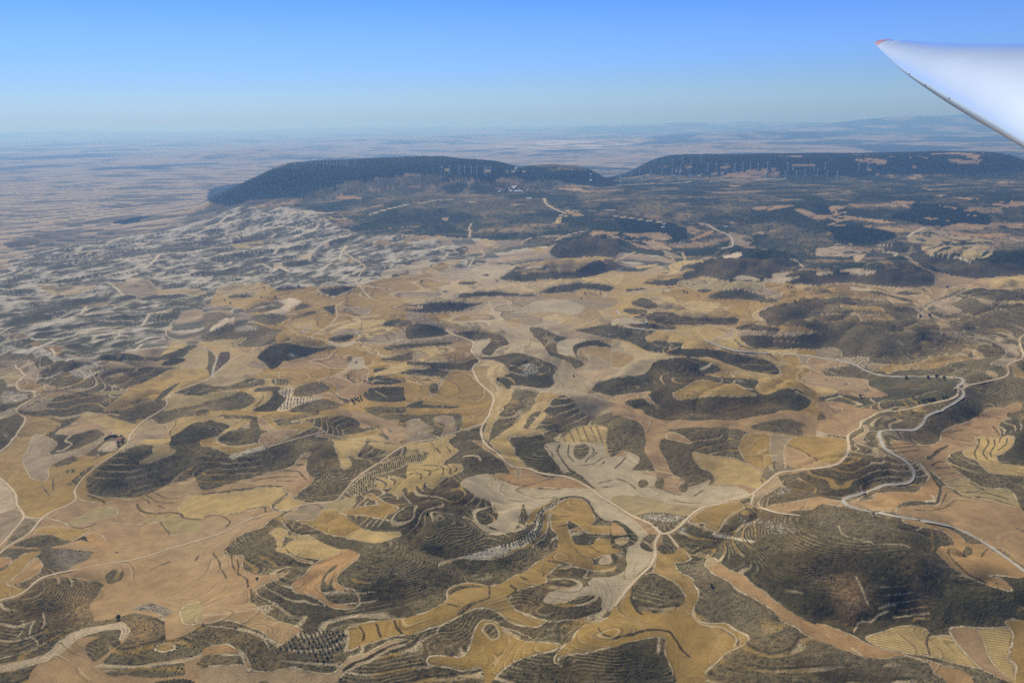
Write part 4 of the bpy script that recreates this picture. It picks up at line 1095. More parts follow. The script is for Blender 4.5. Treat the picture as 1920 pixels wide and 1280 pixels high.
FIELDS = {'Ft', 'Fo', 'Fg', 'Fy', 'Fp', 'Fw', 'Fn', 'Fm', 'Fc', 'Fb', 'Fs', 'Fv'}
field_names = []
def big_noise(x, y):
    return fbm(x / 240, y / 240, 3, 2), fbm(x / 55, y / 55, 2, 6)

def stroke(q, width, color, amt, wob=0.0, clear=False):
    """a strip of given width (m) along a line on the land"""
    ci, ri = to_idx(q)
    for k in range(len(q) - 1):
        a = q[k]; b = q[k + 1]
        dd = max(a[1], b[1])
        w = width * (1 + max(0, (dd - 2000) / 1700)) if width < 20 else width
        cs = du * dd * 1.1
        padc = (w / 2 + cs) / (du * min(a[1], b[1])) + 1
        ra = int(np.interp(min(a[1], b[1]) - w / 2 - 1, YR, ridx)) - 1
        rb = int(np.interp(max(a[1], b[1]) + w / 2 + 1, YR, ridx)) + 2
        c1 = int(min(ci[k], ci[k+1]) - padc); c2 = int(max(ci[k], ci[k+1]) + padc) + 1
        ra = max(ra, 0); rb = min(rb, NR); c1 = max(c1, 0); c2 = min(c2, NC)
        if rb <= ra or c2 <= c1: continue
        xs = X[ra:rb, c1:c2]; yy = Y[ra:rb, c1:c2]
        vx, vy = b - a; L2 = vx * vx + vy * vy + 1e-9
        t = np.clip(((xs - a[0]) * vx + (yy - a[1]) * vy) / L2, 0, 1)
        dist = np.hypot(xs - a[0] - t * vx, yy - a[1] - t * vy)
        if wob: dist = dist + wob * w * (vnoise(xs / 9, yy / 9, 3) - 0.35)
        m = np.clip((w / 2 - dist) / cs + 0.5, 0, 1) * amt
        if clear:
            rough[ra:rb, c1:c2] *= (1 - np.clip((w / 2 + 3 - dist) / 2, 0, 1))
        else:
            S = colr[ra:rb, c1:c2]; S += (color - S) * m[..., None]
            scrub[ra:rb, c1:c2] *= (1 - 0.8 * m)

def soft_mask(r, feather):
    ra, rb, c1, c2, M = r
    mid = min((ra + rb) // 2, NR - 2)
    ym = YR[mid]
    kc = int(np.clip(feather / (du * ym), 1, 40)); kr = int(np.clip(feather / (YR[mid + 1] - ym), 1, 40))
    Ra, Rb, C1, C2 = max(0, ra - 2 * kr), min(NR, rb + 2 * kr), max(0, c1 - 2 * kc), min(NC, c2 + 2 * kc)
    P = np.zeros((Rb - Ra, C2 - C1), np.float32)
    P[ra - Ra:rb - Ra, c1 - C1:c2 - C1] = M
    kr = min(kr, max(1, (P.shape[0] - 2) // 3)); kc = min(kc, max(1, (P.shape[1] - 2) // 3))
    return (Ra, Rb, C1, C2, boxblur(P, (kr, kc), 2), P > .5)
for i, it in enumerate(ITEMS):
    code = it[0]
    q = XY[OFF[i]:OFF[i+1]]
    if code[0] in 'BL':
        if code[0] == 'B':
            stroke(q, 6.0 if code == 'B3' else 3.8, PAL['B'], 0.8, 0.45)
        else:
            stroke(q, {'L': 3.0, 'L2': 6.0, 'L3': 5.5}[code], PAL[code], 0.55 if code == 'L' else 0.85, 0.15)
        continue
    ci, ri = to_idx(q)
    r = scan_fill(ci, ri, NC, NR)
    if r is None: continue
    soft = None
    if code in ('W', 'S', 'T'):
        r = soft_mask(r, 60)
        x = X[r[0]:r[1], r[2]:r[3]]; y = Y[r[0]:r[1], r[2]:r[3]]
        r = r[:4] + ((r[4] + .8 * (fbm(x / 150, y / 120, 4, 2, .6) - .5)) > .5,)
    elif code[0] == 'H':
        r = soft_mask(r, 13); soft = r[4]
        r = r[:4] + (r[5],)
    elif code[0] == 'F' and q[:, 1].mean() > 4700:
        xx_ = X[r[0]:r[1], r[2]:r[3]]; yy_ = Y[r[0]:r[1], r[2]:r[3]]
        r = r[:4] + (r[4] & (fbm(xx_ / 75, yy_ / 50, 3, 6, .6) > .40),)
    elif code == 'C':
        r = soft_mask(r, 12); soft = r[4]; r = r[:5]
    ra, rb, c1, c2, M = r
    sl = (slice(ra, rb), slice(c1, c2))
    x = X[sl]; y = Y[sl]
    nb, nm = big_noise(x, y)
    if code == 'C':
        cc = soft * (0.65 + 0.8 * nm)
        chalk[sl] = np.maximum(chalk[sl], cc)
        continue
    if code in ('W', 'S', 'T'):
        if code == 'W':
            c = PAL['W1'][None, None] * np.ones(M.shape + (1,), np.float32)
        elif code == 'S':
            dk = sstep(.47, .56, fbm(x / 360, y / 300, 6, 3, .66) + .07 * sstep(0, 2500, x) - .035); br = sstep(.42, .60, fbm(x / 700, y / 500, 5, 5, .6))
            lite = sstep(.53, .62, fbm(x / 150, y / 120, 4, 0, .65))
            c = PAL['S1'] + (PAL['S3'] - PAL['S1']) * br[..., None]
            c = c + (PAL['S5'] - c) * (lite * .55)[..., None]
            c = c + (PAL['S2'] - c) * (dk * .9)[..., None]
            wxx = x + 60 * (fbm(x / 130, y / 130, 3, 1) - .5); wyy = y + 60 * (fbm(x / 130, y / 130, 3, 6) - .5)
            ce = np.floor(wxx / 105).astype(np.int64) * 7919 + np.floor(wyy / 46).astype(np.int64) * 104729
            hs = ((ce * 2654435761) & 0xFFFFFF) / float(0x1000000)
            den = sstep(.45, .66, fbm(x / 520, y / 420, 4, 7, .6)) * .40 + .015
            tn = (hs < den) * (1 - .75 * dk)
            c = c + (PAL['S4'] * (.75 + .5 * nb[..., None]) - c) * (tn * .8)[..., None]
            dots = (vnoise(x / 17, y / 17, 5) > .70) * .6
            c = c + (PAL['S2'] * .8 - c) * dots[..., None]
        else:
            c = PAL['T'] * (0.65 + 0.6 * nb[..., None] + .35 * (vnoise(x / 24, y / 24, 2) - .5)[..., None])
        colr[sl][M] = c[M].astype(np.float32)
        scrub[sl][M] = {'W': .4, 'S': .6, 'T': .5}[code]; stripe[sl][M] = 0; swath[sl][M] = 0; chalk[sl][M] = 0
        rough[sl][M] = {'W': .6, 'S': 1.5, 'T': 3.5}[code]
        fid[sl][M] = {'W': 2, 'S': 3, 'T': 4}[code]
        continue
    c = PAL[code][None, None]
    if code[0] == 'H':
        v = 0.58 + 0.84 * nb + 0.36 * (nm - .5)
        warm = np.clip((fbm(x / 130, y / 130, 3, 7) - .47) * 3.2, -0.5, 1)
        c = c * v[..., None]
        c = c + (PAL['Hg'] * 0.85 - c) * (0.42 * np.clip(warm, 0, 1))[..., None]
        c = c * (1 - 0.22 * np.clip(-warm, 0, 1))[..., None]
        far = np.clip((y - 3300) / 1500, 0, 1)
        hill_to = fid[sl] == 1
        wgt_ = np.where(hill_to, soft, M.astype(np.float32)).astype(np.float32)
        sc_v = {'Hg': .45, 'Hl': .7, 'Hp': .5, 'Hn': .8}.get(code, 1.0)
        st = np.clip((4700 - y) / 900, 0, 1) * sstep(.42, .60, fbm(x / 130, y / 130, 3, 3)) * {'Hm': .6, 'Hd': .5, 'Hl': .35, 'Hg': .5}.get(code, .2) * (1 - .6 * far)
        ch_v = np.clip(fbm(x / 90, y / 90, 3, 5) - .56, 0, 1) * 1.5 + (0.4 if code == 'Hp' else 0)
        for arr, val in ((scrub, sc_v), (stripe, st), (chalk, ch_v), (rough, {'Hg': .5, 'Hp': .5}.get(code, 1.0))):
            arr[sl] += (val - arr[sl]) * wgt_
        colr[sl] += (c - colr[sl]) * wgt_[..., None]
        swath[sl][M] = 0
        fid[sl][M] = 1
    else:
        fl_ = fbm(x / 110, y / 110, 4, 4, .6)
        v = 0.76 + 0.30 * nb + 0.16 * (nm - .5) + .34 * (fl_ - .33)
        c = c * v[..., None]
        pale = sstep(.52, .75, fbm(x / 320 + 9, y / 320, 3, 1))
        c = c + (PAL['Fp'] - c) * (0.30 * pale)[..., None] * (1.0 if code in ('Ft', 'Fm', 'Fs', 'Fo', 'Fw', 'Fv') else 0.35)
        colr[sl][M] = c[M].astype(np.float32)
        scrub[sl][M] = {'Fg': .10, 'Fn': .15, 'Fy': .06}.get(code, .0)
        stripe[sl][M] = 0; chalk[sl][M] = 0; rough[sl][M] = 0.05
        # working direction of the field: along its long axis, bent a little by the relief
        per = 5.2
        ph = (y * .88 + x * .3) / per + 26 * fbm(x / 330, y / 330, 2, 5) + Z[sl] / 7.0
        swph[sl][M] = ph[M].astype(np.float32)
        swath[sl][M] = {'Fy': .85, 'Fb': 1.0, 'Fg': .30, 'Fn': .30, 'Fc': .7}.get(code, .26) * float(np.clip(1.7 - y.mean() / 2600, .1, 1))
        n_ = 10 + len(field_names); field_names.append(code)
        fid[sl][M] = n_
        qq = np.vstack([q, q[:1]])
        if q[:, 1].mean() < 4200 and not it[2]:
            pq = np.vstack([DEN[i][0], DEN[i][0][:1]])
            onx = np.abs(pq[:, 0] - 384 * np.round(pq[:, 0] / 384)) < 15
            ony = np.min(np.abs(pq[:, 1:2] - np.array([[512, 768, 1024, 1280]])), axis=1) < 13
            cutp = (onx[:-1] & onx[1:]) | (ony[:-1] & ony[1:])       # joins inside one field carry no edge
            for run in np.split(np.arange(len(qq) - 1), np.flatnonzero(np.diff(cutp.astype(int))) + 1):
                if cutp[run[0]]: continue
                seg_ = qq[run[0]:run[-1] + 2]
                stroke(seg_, 6.0, PAL['B'], 0.30, 0.7)
                stroke(seg_, 3.0, PAL['L'], 0.78, 0.7)

# --- the flat tops carry pine wood to their brows
tm = (np.maximum(mac_at(X.ravel(), Y.ravel(), bl(M1, 90)), .9 * mac_at(X.ravel(), Y.ravel(), bl(M2, 90))).reshape(NR, NC) > .12) & ((fid == 3) | (fid == 0)) & (Y > 6900) & (Y < 9900)
tcol = PAL['T'] * (0.7 + 0.6 * fbm(X / 120, Y / 120, 3, 1)[..., None])
clr = (fbm(X / 260, Y / 160, 4, 6, .6) > .675)
colr[tm & ~clr] = tcol[tm & ~clr]; colr[tm & clr] = PAL['S4']
rough[tm & ~clr] = 3.5; fid[tm] = 4
del tcol
# --- strips and banks that follow the contours
He = bil(near_h, ((X.ravel() - NX0) / NS), ((Y.ravel() - NY0) / NS)).reshape(NR, NC)
nrm_ = np.clip((3300 - Y) / 1000, 0, 1) * (np.abs(X) < 3900)
g1 = fbm(X / 150, Y / 150, 3, 6); g2_ = fbm(X / 95, Y / 95, 3, 2)
lv = (Z + 11 * fbm(X / 120, Y / 120, 3, 1)) / (8.0 + 3 * fbm(X / 600, Y / 600, 2, 7)) / (1 + np.clip((Y - 2300) / 1000, 0, 1.6))
fr = lv - np.floor(lv)
cs_ = np.clip(Y / 2600, .7, 1.6)
gate = sstep(.50, .58, g1) * nrm_ * (fid == 1)
wst = gate * sstep(.26, .18, fr) * sstep(.0, .05, fr)
sc_col = PAL['Fg'] + (PAL['L3'] - PAL['Fg']) * sstep(.4, .6, fbm(X / 60, Y / 60, 2, 5))[..., None]
colr += (sc_col - colr) * (wst * .78)[..., None]
scrub *= (1 - .75 * wst)
wdk = gate * sstep(.26, .30, fr) * sstep(.42, .36, fr)
colr += (PAL['B'] - colr) * (wdk * .7)[..., None]
lv = (Z + 3 * fbm(X / 60, Y / 60, 3, 3)) / 4.2
fr = lv - np.floor(lv)
gate = sstep(.55, .60, g2_) * nrm_ * (fid >= 10) * sstep(3, 8, He) * (np.clip((3600 - Y) / 800, 0, 1))
wdk = gate * sstep(.16, .10, fr)
colr += (PAL['B'] - colr) * (wdk * .42)[..., None]
wlt = gate * sstep(.16, .20, fr) * sstep(.30, .24, fr)
colr += (PAL['L'] - colr) * (wlt * .45)[..., None]
# plots: the larger fields are shared out along the slope, each plot with its own crop, soil and boundary bank
codes = np.array([PAL_KEYS.index('Fg')] * 10 + [PAL_KEYS.index(k) for k in field_names])
fcode = codes[np.clip(fid, 0, len(codes) - 1)]
mixable = (fid >= 10) & np.isin(fcode, [PAL_KEYS.index(k) for k in ('Fg', 'Ft', 'Fm', 'Fv', 'Fo', 'Fy', 'Fn')])
fs_ = 1 + np.clip((Y - 2300) / 2200, 0, 1.5)
p1 = (Z + 16 * fbm(X / 230, Y / 230, 3, 5)) / (6.5 * fs_ ** .5)
p2 = (X * .8 + Y * .25 + 150 * fbm(X / 210, Y / 210, 3, 0)) / (190 * fs_ ** .5)
i1 = np.floor(p1); i2 = np.floor(p2 + .37 * i1)
hq = (((i1.astype(np.int64) * 7919 + i2.astype(np.int64) * 104729) * 2654435761) & 0xFFFFFF) / float(0x1000000)
wq = mixable * (0.20 + 0.55 * np.clip((Y - 1900) / 800, 0, 1)) * np.clip((6000 - Y) / 1200, 0, 1)
tq = np.where(hq[..., None] < .22, PAL['Fy'], np.where(hq[..., None] < .38, PAL['Fm'], np.where(hq[..., None] < .52, PAL['Fp'], np.where(hq[..., None] < .62, PAL['Fb'] * 1.5, colr))))
colr += (tq - colr) * (wq * .62)[..., None]
f1 = p1 - i1; f2 = p2 + .37 * i1 - i2
ew = .10
ed = np.maximum(sstep(ew, ew * .4, f1), sstep(.035, .015, f2)) * (hq > .30)
colr += (PAL['B'] - colr) * (ed * wq * .62)[..., None]
el_ = sstep(ew, ew * 1.3, f1) * sstep(ew * 2.3, ew * 1.8, f1) * (hq > .45)
colr += (PAL['L'] - colr) * (el_ * wq * .6)[..., None]
del g1, g2_, lv, fr, gate, wst, wdk, wlt, sc_col, p1, p2, i1, i2, hq, wq, tq, f1, f2, ed, el_, fcode, mixable

# --- badlands: low chalk ridges running away to the right
Wm = np.zeros((mny, mnx), np.float32)
for i, it in enumerate(ITEMS):
    if it[0] == 'W':
        q = XY[OFF[i]:OFF[i+1]]
        r = scan_fill((q[:, 0] - MX0) / MS, (q[:, 1] - MY0) / MS, mnx, mny)
        Wm[r[0]:r[1], r[2]:r[3]] = r[4]
wb = boxblur(Wm, 4)
rs = slice(int(np.interp(2200, YR, ridx)), int(np.interp(9000, YR, ridx)))
xs = X[rs]; yy = Y[rs]
wgt = bil(wb, (xs.ravel() - MX0) / MS, (yy.ravel() - MY0) / MS).reshape(xs.shape)
th = math.radians(40)
A = xs * math.cos(th) + yy * math.sin(th); B_ = -xs * math.sin(th) + yy * math.cos(th)
def ridge(a, b):
    f = fbm(a / 620 + .35 * np.sin(b / 300), b / 230, 4, 2, .55)
    f2 = fbm(a / 170, b / 120, 3, 6, .55)
    return (1 - np.abs(2.2 * (f - .5))) * .75 + .35 * (1 - np.abs(2 * f2 - 1))
rg = ridge(A, B_)
Z[rs] += (wgt * 62 * (rg - .45)).astype(np.float32)
bm = (fid[rs] == 2)
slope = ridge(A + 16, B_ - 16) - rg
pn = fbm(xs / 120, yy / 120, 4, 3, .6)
lit = sstep(-.06, .10, slope + .42 * (pn - .5) + .12 * (rg - .8) - .01)  # chalk against scrub, with the lit side of each ridge painted paler
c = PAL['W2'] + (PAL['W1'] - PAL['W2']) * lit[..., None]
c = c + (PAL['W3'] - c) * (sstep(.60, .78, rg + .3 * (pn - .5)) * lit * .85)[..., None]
st_ = np.abs(fbm(A / 260, B_ / 70, 4, 1, .6) - .5)
c = c + (PAL['W3'] * 1.1 - c) * (sstep(.022, .008, st_) * .45)[..., None]
vl = sstep(.52, .40, rg + .25 * (pn - .5))
c = c + (PAL['W4'] - c) * (vl * sstep(.40, .55, fbm(xs / 420, yy / 330, 4, 1)))[..., None]
spk = sstep(.58, .72, fbm(xs / 38, yy / 38, 3, 7, .6))
c = c + (PAL['W2'] * .8 - c) * (spk * .5)[..., None]
tk = np.abs(fbm(A / 900, B_ / 260, 3, 5) - .5)
c = c + (PAL['L2'] - c) * (sstep(.010, .004, tk) * .8)[..., None]
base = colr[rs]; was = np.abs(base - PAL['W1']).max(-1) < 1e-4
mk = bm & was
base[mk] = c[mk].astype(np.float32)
del A, B_, rg, slope, pn, lit, c, vl, tk

# --- roads leave the sheet smooth under them
road_px = []
for line in ROADS.strip().splitlines():
    k, w, rest = line.split(None, 2)
    p = np.array([[float(a) for a in t.split(',')] for t in rest.split()])
    road_px.append((k, float(w), unproject(smooth_poly(p, False, 6), 12000)))
for k, w, q in road_px:
    stroke(q, w * 1.5 + 5, PAL['Rv'], 0.30, 0.8)
    stroke(q, w * 1.5 + 4, None, 1.0, 0, True)

# --- growth and stones
rz = np.zeros((NR, NC), np.float32)
rz += (vnoise(X / 3.1, Y / 3.1, 1) - .5) * 1.0 + (vnoise(X / 7.5, Y / 7.5, 4) - .5) * 1.4
big = np.clip((Y - 4500) / 3000, 0, 1)
rz = rz * (1 - big) + big * (vnoise(X / 22, Y / 22, 2) - .5) * 3.2
hh = (Z + 4.5 * fbm(X / 80, Y / 80, 3, 3)) / (1 + np.clip((Y - 2300) / 1000, 0, 1.6))
Z += rz * rough * np.clip((12000 - Y) / 4000, 0, 1)
# distant rises on the plain and at the horizon
for (hx, hy, sx, sy, hz) in [(-6500, 20800, 1500, 900, 150), (5200, 21000, 3200, 1200, 160), (9000, 30000, 5000, 2500, 240), (-3000, 34000, 4500, 1800, 150), (2500, 27000, 2600, 1200, 130), (21000, 42000, 6000, 4000, 620), (30000, 52000, 9000, 5000, 800), (14000, 60000, 12000, 4000, 420), (-38000, 70000, 15000, 5000, 330), (-12000, 80000, 16000, 5000, 300)]:
    e = ((X - hx) / sx) ** 2 + ((Y - hy) / sy) ** 2
    Z += (hz * np.exp(-e) * (0.75 + .5 * fbm(X / 1800, Y / 1800, 3, 1))).astype(np.float32)
Z += (np.clip((Y - 15000) / 20000, 0, 1) * 110 * (fbm(X / 5200, Y / 5200, 4, 4) - .5)).astype(np.float32)
Z -= (np.clip(700 - Y, 0, 700) * 0).astype(np.float32)

def zat(x, y):
    x = np.asarray(x, float); y = np.asarray(y, float)
    return bil(Z, np.interp(x / y, UC, cidx), np.interp(y, YR, ridx))

# ------------------------------------------------------------------ materials
def new_mat(name):
    m = bpy.data.materials.new(name); m.use_nodes = True
    n = m.node_tree.nodes; l = m.node_tree.links
    return m, n, l, n["Principled BSDF"]
def math_node(n, l, op, a, b=None, clamp=False):
    m = n.new("ShaderNodeMath"); m.operation = op; m.use_clamp = clamp
    for k, v in enumerate((a, b)):
        if v is None: continue
        if isinstance(v, (int, float)): m.inputs[k].default_value = v
        else: l.new(v, m.inputs[k])
    return m.outputs[0]
def mix_col(n, l, fac, a, b, mode='MIX'):
    m = n.new("ShaderNodeMix"); m.data_type = 'RGBA'; m.blend_type = mode
    for sock, v in ((m.inputs[0], fac), (m.inputs[6], a), (m.inputs[7], b)):
        if isinstance(v, (int, float)): sock.default_value = v
        elif isinstance(v, tuple): sock.default_value = v
        else: l.new(v, sock)
    return m.outputs[2]
def noise_node(n, l, vec, scale, detail=3.0, rough_=0.5):
    t = n.new("ShaderNodeTexNoise"); t.inputs["Scale"].default_value = scale
    t.inputs["Detail"].default_value = detail; t.inputs["Roughness"].default_value = rough_
    l.new(vec, t.inputs["Vector"]); return t.outputs["Fac"]
def maprange(n, l, v, a, b, c=0.0, d_=1.0):
    m = n.new("ShaderNodeMapRange"); m.interpolation_type = 'SMOOTHSTEP'
    l.new(v, m.inputs[0])
    for k, w in zip((1, 2, 3, 4), (a, b, c, d_)): m.inputs[k].default_value = w
    return m.outputs[0]

def land_material():
    m, n, l, p = new_mat("land")
    p.inputs["Roughness"].default_value = 1.0
    p.inputs["Specular IOR Level"].default_value = 0.05
    geo = n.new("ShaderNodeNewGeometry").outputs["Position"]
    ac = n.new("ShaderNodeAttribute"); ac.attribute_name = "col"
    am = n.new("ShaderNodeAttribute"); am.attribute_name = "msk"
    ap = n.new("ShaderNodeAttribute"); ap.attribute_name = "prm"
    sm = n.new("ShaderNodeSeparateColor"); l.new(am.outputs["Color"], sm.inputs[0])
    sp = n.new("ShaderNodeSeparateXYZ"); l.new(ap.outputs["Vector"], sp.inputs[0])
    sc_, st_, sw_, ch_ = sm.outputs[0], sm.outputs[1], sm.outputs[2], am.outputs["Alpha"]
    col = ac.outputs["Color"]
    # soil grain
    g = noise_node(n, l, geo, 0.35, 4, .65)
    gm = maprange(n, l, g, .25, .75, .80, 1.20)
    col = mix_col(n, l, 1.0, col, gm, 'MULTIPLY')
    g2 = noise_node(n, l, geo, 0.045, 3, .6)
    col = mix_col(n, l, 1.0, col, maprange(n, l, g2, .3, .7, .88, 1.12), 'MULTIPLY')
    # terrace banks along the contours
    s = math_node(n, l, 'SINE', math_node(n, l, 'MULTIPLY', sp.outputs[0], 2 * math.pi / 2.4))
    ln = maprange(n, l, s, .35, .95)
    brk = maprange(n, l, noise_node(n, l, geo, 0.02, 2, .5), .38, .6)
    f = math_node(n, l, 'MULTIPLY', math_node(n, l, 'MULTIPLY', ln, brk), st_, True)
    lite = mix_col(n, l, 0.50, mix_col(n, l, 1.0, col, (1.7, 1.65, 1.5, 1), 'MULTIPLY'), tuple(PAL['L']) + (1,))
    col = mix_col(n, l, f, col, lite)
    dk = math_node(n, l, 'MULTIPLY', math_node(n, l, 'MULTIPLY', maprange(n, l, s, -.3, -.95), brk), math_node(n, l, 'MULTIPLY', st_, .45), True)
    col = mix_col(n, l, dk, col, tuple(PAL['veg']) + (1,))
    # tillage and harvest lines
    w = math_node(n, l, 'SINE', math_node(n, l, 'MULTIPLY', sp.outputs[1], 2 * math.pi))
    wf = math_node(n, l, 'MULTIPLY', maprange(n, l, w, -.6, .9), sw_)
    col = mix_col(n, l, wf, col, mix_col(n, l, 1.0, col, (.66, .62, .55, 1), 'MULTIPLY'))
    # scrub: patches and single bushes
    nz = noise_node(n, l, geo, 0.10, 5, .7)
    pf = math_node(n, l, 'MULTIPLY', maprange(n, l, nz, .46, .66), math_node(n, l, 'MULTIPLY', sc_, .62))
    col = mix_col(n, l, pf, col, tuple(PAL['veg']) + (1,))
    nz3 = noise_node(n, l, geo, 0.16, 4, .7)
    pf3 = math_node(n, l, 'MULTIPLY', maprange(n, l, nz3, .55, .72), math_node(n, l, 'MULTIPLY', sc_, .5))
    col = mix_col(n, l, pf3, col, tuple(PAL['dry']) + (1,))
    vo = n.new("ShaderNodeTexVoronoi"); vo.inputs["Scale"].default_value = 0.17
    l.new(geo, vo.inputs["Vector"])
    bf = math_node(n, l, 'MULTIPLY', maprange(n, l, vo.outputs["Distance"], .34, .18), math_node(n, l, 'MULTIPLY', sc_, .55))
    bf = math_node(n, l, 'MULTIPLY', bf, maprange(n, l, g2, .45, .6))
    col = mix_col(n, l, bf, col, tuple(PAL['veg'] * .6) + (1,))
    # bare chalk showing through
    nc = noise_node(n, l, geo, 0.20, 6, .78)
    cth = math_node(n, l, 'SUBTRACT', 0.76, math_node(n, l, 'MULTIPLY', ch_, .30))
    cf = math_node(n, l, 'MULTIPLY', math_node(n, l, 'SUBTRACT', nc, cth), 9.0, True)
    cf = math_node(n, l, 'MULTIPLY', cf, math_node(n, l, 'MULTIPLY', ch_, 1.6, True), True)
    col = mix_col(n, l, cf, col, tuple(PAL['chalk']) + (1,))
    l.new(col, p.inputs["Base Color"])
    bp = n.new("ShaderNodeBump"); bp.inputs["Distance"].default_value = 1.0
    bp.inputs["Strength"].default_value = 0.35
    l.new(math_node(n, l, 'MULTIPLY', nz, sc_), bp.inputs["Height"])
    l.new(bp.outputs[0], p.inputs["Normal"])
    return m
LAND = land_material()

def simple_mat(name, c, rough_=0.8, var=0.12, scale=2.0, spec=0.3):
    m, n, l, p = new_mat(name)
    t = n.new("ShaderNodeTexCoord").outputs["Object"]
    g = noise_node(n, l, t, scale, 4, .6)
    col = mix_col(n, l, 1.0, (c[0], c[1], c[2], 1), maprange(n, l, g, .2, .8, 1 - var, 1 + var), 'MULTIPLY')
    l.new(col, p.inputs["Base Color"])
    p.inputs["Roughness"].default_value = rough_
    p.inputs["Specular IOR Level"].default_value = spec
    return m

# ------------------------------------------------------------------ ground meshes
def grid_mesh(name, quads):
    vid, inv = np.unique(quads, return_inverse=True)
    inv = inv.reshape(-1).astype(np.int32)
    me = bpy.data.meshes.new(name)
    nv, nf = len(vid), len(quads)
    me.vertices.add(nv); me.loops.add(nf * 4); me.polygons.add(nf)
    co = np.stack([X.ravel()[vid], Y.ravel()[vid], Z.ravel()[vid]], 1).astype(np.float32)
    me.vertices.foreach_set("co", co.ravel())
    me.loops.foreach_set("vertex_index", inv)
    me.polygons.foreach_set("loop_start", np.arange(0, nf * 4, 4, dtype=np.int32))
    me.update(calc_edges=True)
    a = me.attributes.new("col", 'FLOAT_COLOR', 'POINT')
    a.data.foreach_set("color", np.concatenate([colr.reshape(-1, 3)[vid], np.ones((nv, 1), np.float32)], 1).astype(np.float32).ravel())
    a = me.attributes.new("msk", 'FLOAT_COLOR', 'POINT')
    a.data.foreach_set("color", np.stack([scrub.ravel()[vid], stripe.ravel()[vid], swath.ravel()[vid], np.clip(chalk.ravel()[vid], 0, 1)], 1).astype(np.float32).ravel())
    a = me.attributes.new("prm", 'FLOAT_VECTOR', 'POINT')
    a.data.foreach_set("vector", np.stack([hh.ravel()[vid], swph.ravel()[vid], np.zeros(nv, np.float32)], 1).astype(np.float32).ravel())
    me.materials.append(LAND)
    o = bpy.data.objects.new(name, me); COL.objects.link(o)
    return o
vi = (np.arange(NR)[:, None] * NC + np.arange(NC)[None, :]).astype(np.int64)
Q = np.stack([vi[:-1, :-1], vi[:-1, 1:], vi[1:, 1:], vi[1:, :-1]], -1).reshape(-1, 4)
FF = fid[:-1, :-1].reshape(-1)
order = np.argsort(FF, kind='stable')
fs = FF[order]
cuts = np.flatnonzero(np.diff(fs)) + 1
groups = np.split(order, cuts)
small = []
for gidx in groups:
    k = int(FF[gidx[0]])
    if k >= 10 and len(gidx) < 160:
        small.append(gidx); continue
    if k == 0: small.insert(0, gidx); continue
    if k >= 10: nm_ = 'field'
    else: nm_ = {1: 'hills', 2: 'badlands_terrain', 3: 'hillside_terrain', 4: 'pine_forest'}[k]
    o = grid_mesh(nm_, Q[gidx])
    if k == 4:
        o['kind'] = 'stuff'; o['category'] = 'forest'
        o['label'] = 'dark blue-green pine forest covering both flat-topped mesas'
    else:
        o['kind'] = 'structure'
g = grid_mesh('ground', Q[np.concatenate(small)])
g['kind'] = 'structure'
del Q, order, groups

# ------------------------------------------------------------------ roads
def ribbon(name, q, w, mat):
    n_ = max(2, int(np.linalg.norm(np.diff(q, axis=0), axis=1).sum() / 3.0))
    s = np.concatenate([[0], np.cumsum(np.linalg.norm(np.diff(q, axis=0), axis=1))])
    t = np.linspace(0, s[-1], n_)
    c = np.stack([np.interp(t, s, q[:, 0]), np.interp(t, s, q[:, 1])], 1)
    for _ in range(6): c[1:-1] = .25 * c[:-2] + .5 * c[1:-1] + .25 * c[2:]
    tg = np.gradient(c, axis=0); tg /= np.linalg.norm(tg, axis=1)[:, None] + 1e-9
    nr = np.stack([-tg[:, 1], tg[:, 0]], 1)
    vs = []
    offs = (-.5, -.3, 0, .3, .5)
    wv = w * (1 + .12 * np.sin(t / 23.0) + .10 * np.sin(t / 7.3))
    for k in offs:
        pxy = c + nr * (wv * k)[:, None]
        z = np.maximum(zat(pxy[:, 0], pxy[:, 1]), zat(c[:, 0], c[:, 1]) - .5) + 0.28 + 0.00012 * c[:, 1]
        vs.append(np.stack([pxy[:, 0], pxy[:, 1], z], 1))
    V = np.stack(vs, 1).reshape(-1, 3)
    m = len(offs); F = []
    for i in range(n_ - 1):
        for j in range(m - 1):
            a = i * m + j
            F.append((a, a + 1, a + m + 1, a + m))
    me = bpy.data.meshes.new(name); me.from_pydata(V.tolist(), [], F)
    me.materials.append(mat)
    o = bpy.data.objects.new(name, me); COL.objects.link(o)
    o['kind'] = 'structure'
    return o
TRACK = simple_mat("track_gravel", alb(230, 207, 168), 1.0, .12, .12, .05)
PAVED = simple_mat("worn_asphalt", alb(206, 198, 178), .95, .10, .12, .1)
for k, w, q in road_px:
    far = q[:, 1].mean()
    ribbon({'track': 'dirt_road', 'lane': 'road', 'paved': 'paved_road'}[k], q, w * 1.2 * (1 + max(0, far - 2600) / 3000), TRACK if k == 'track' else PAVED)

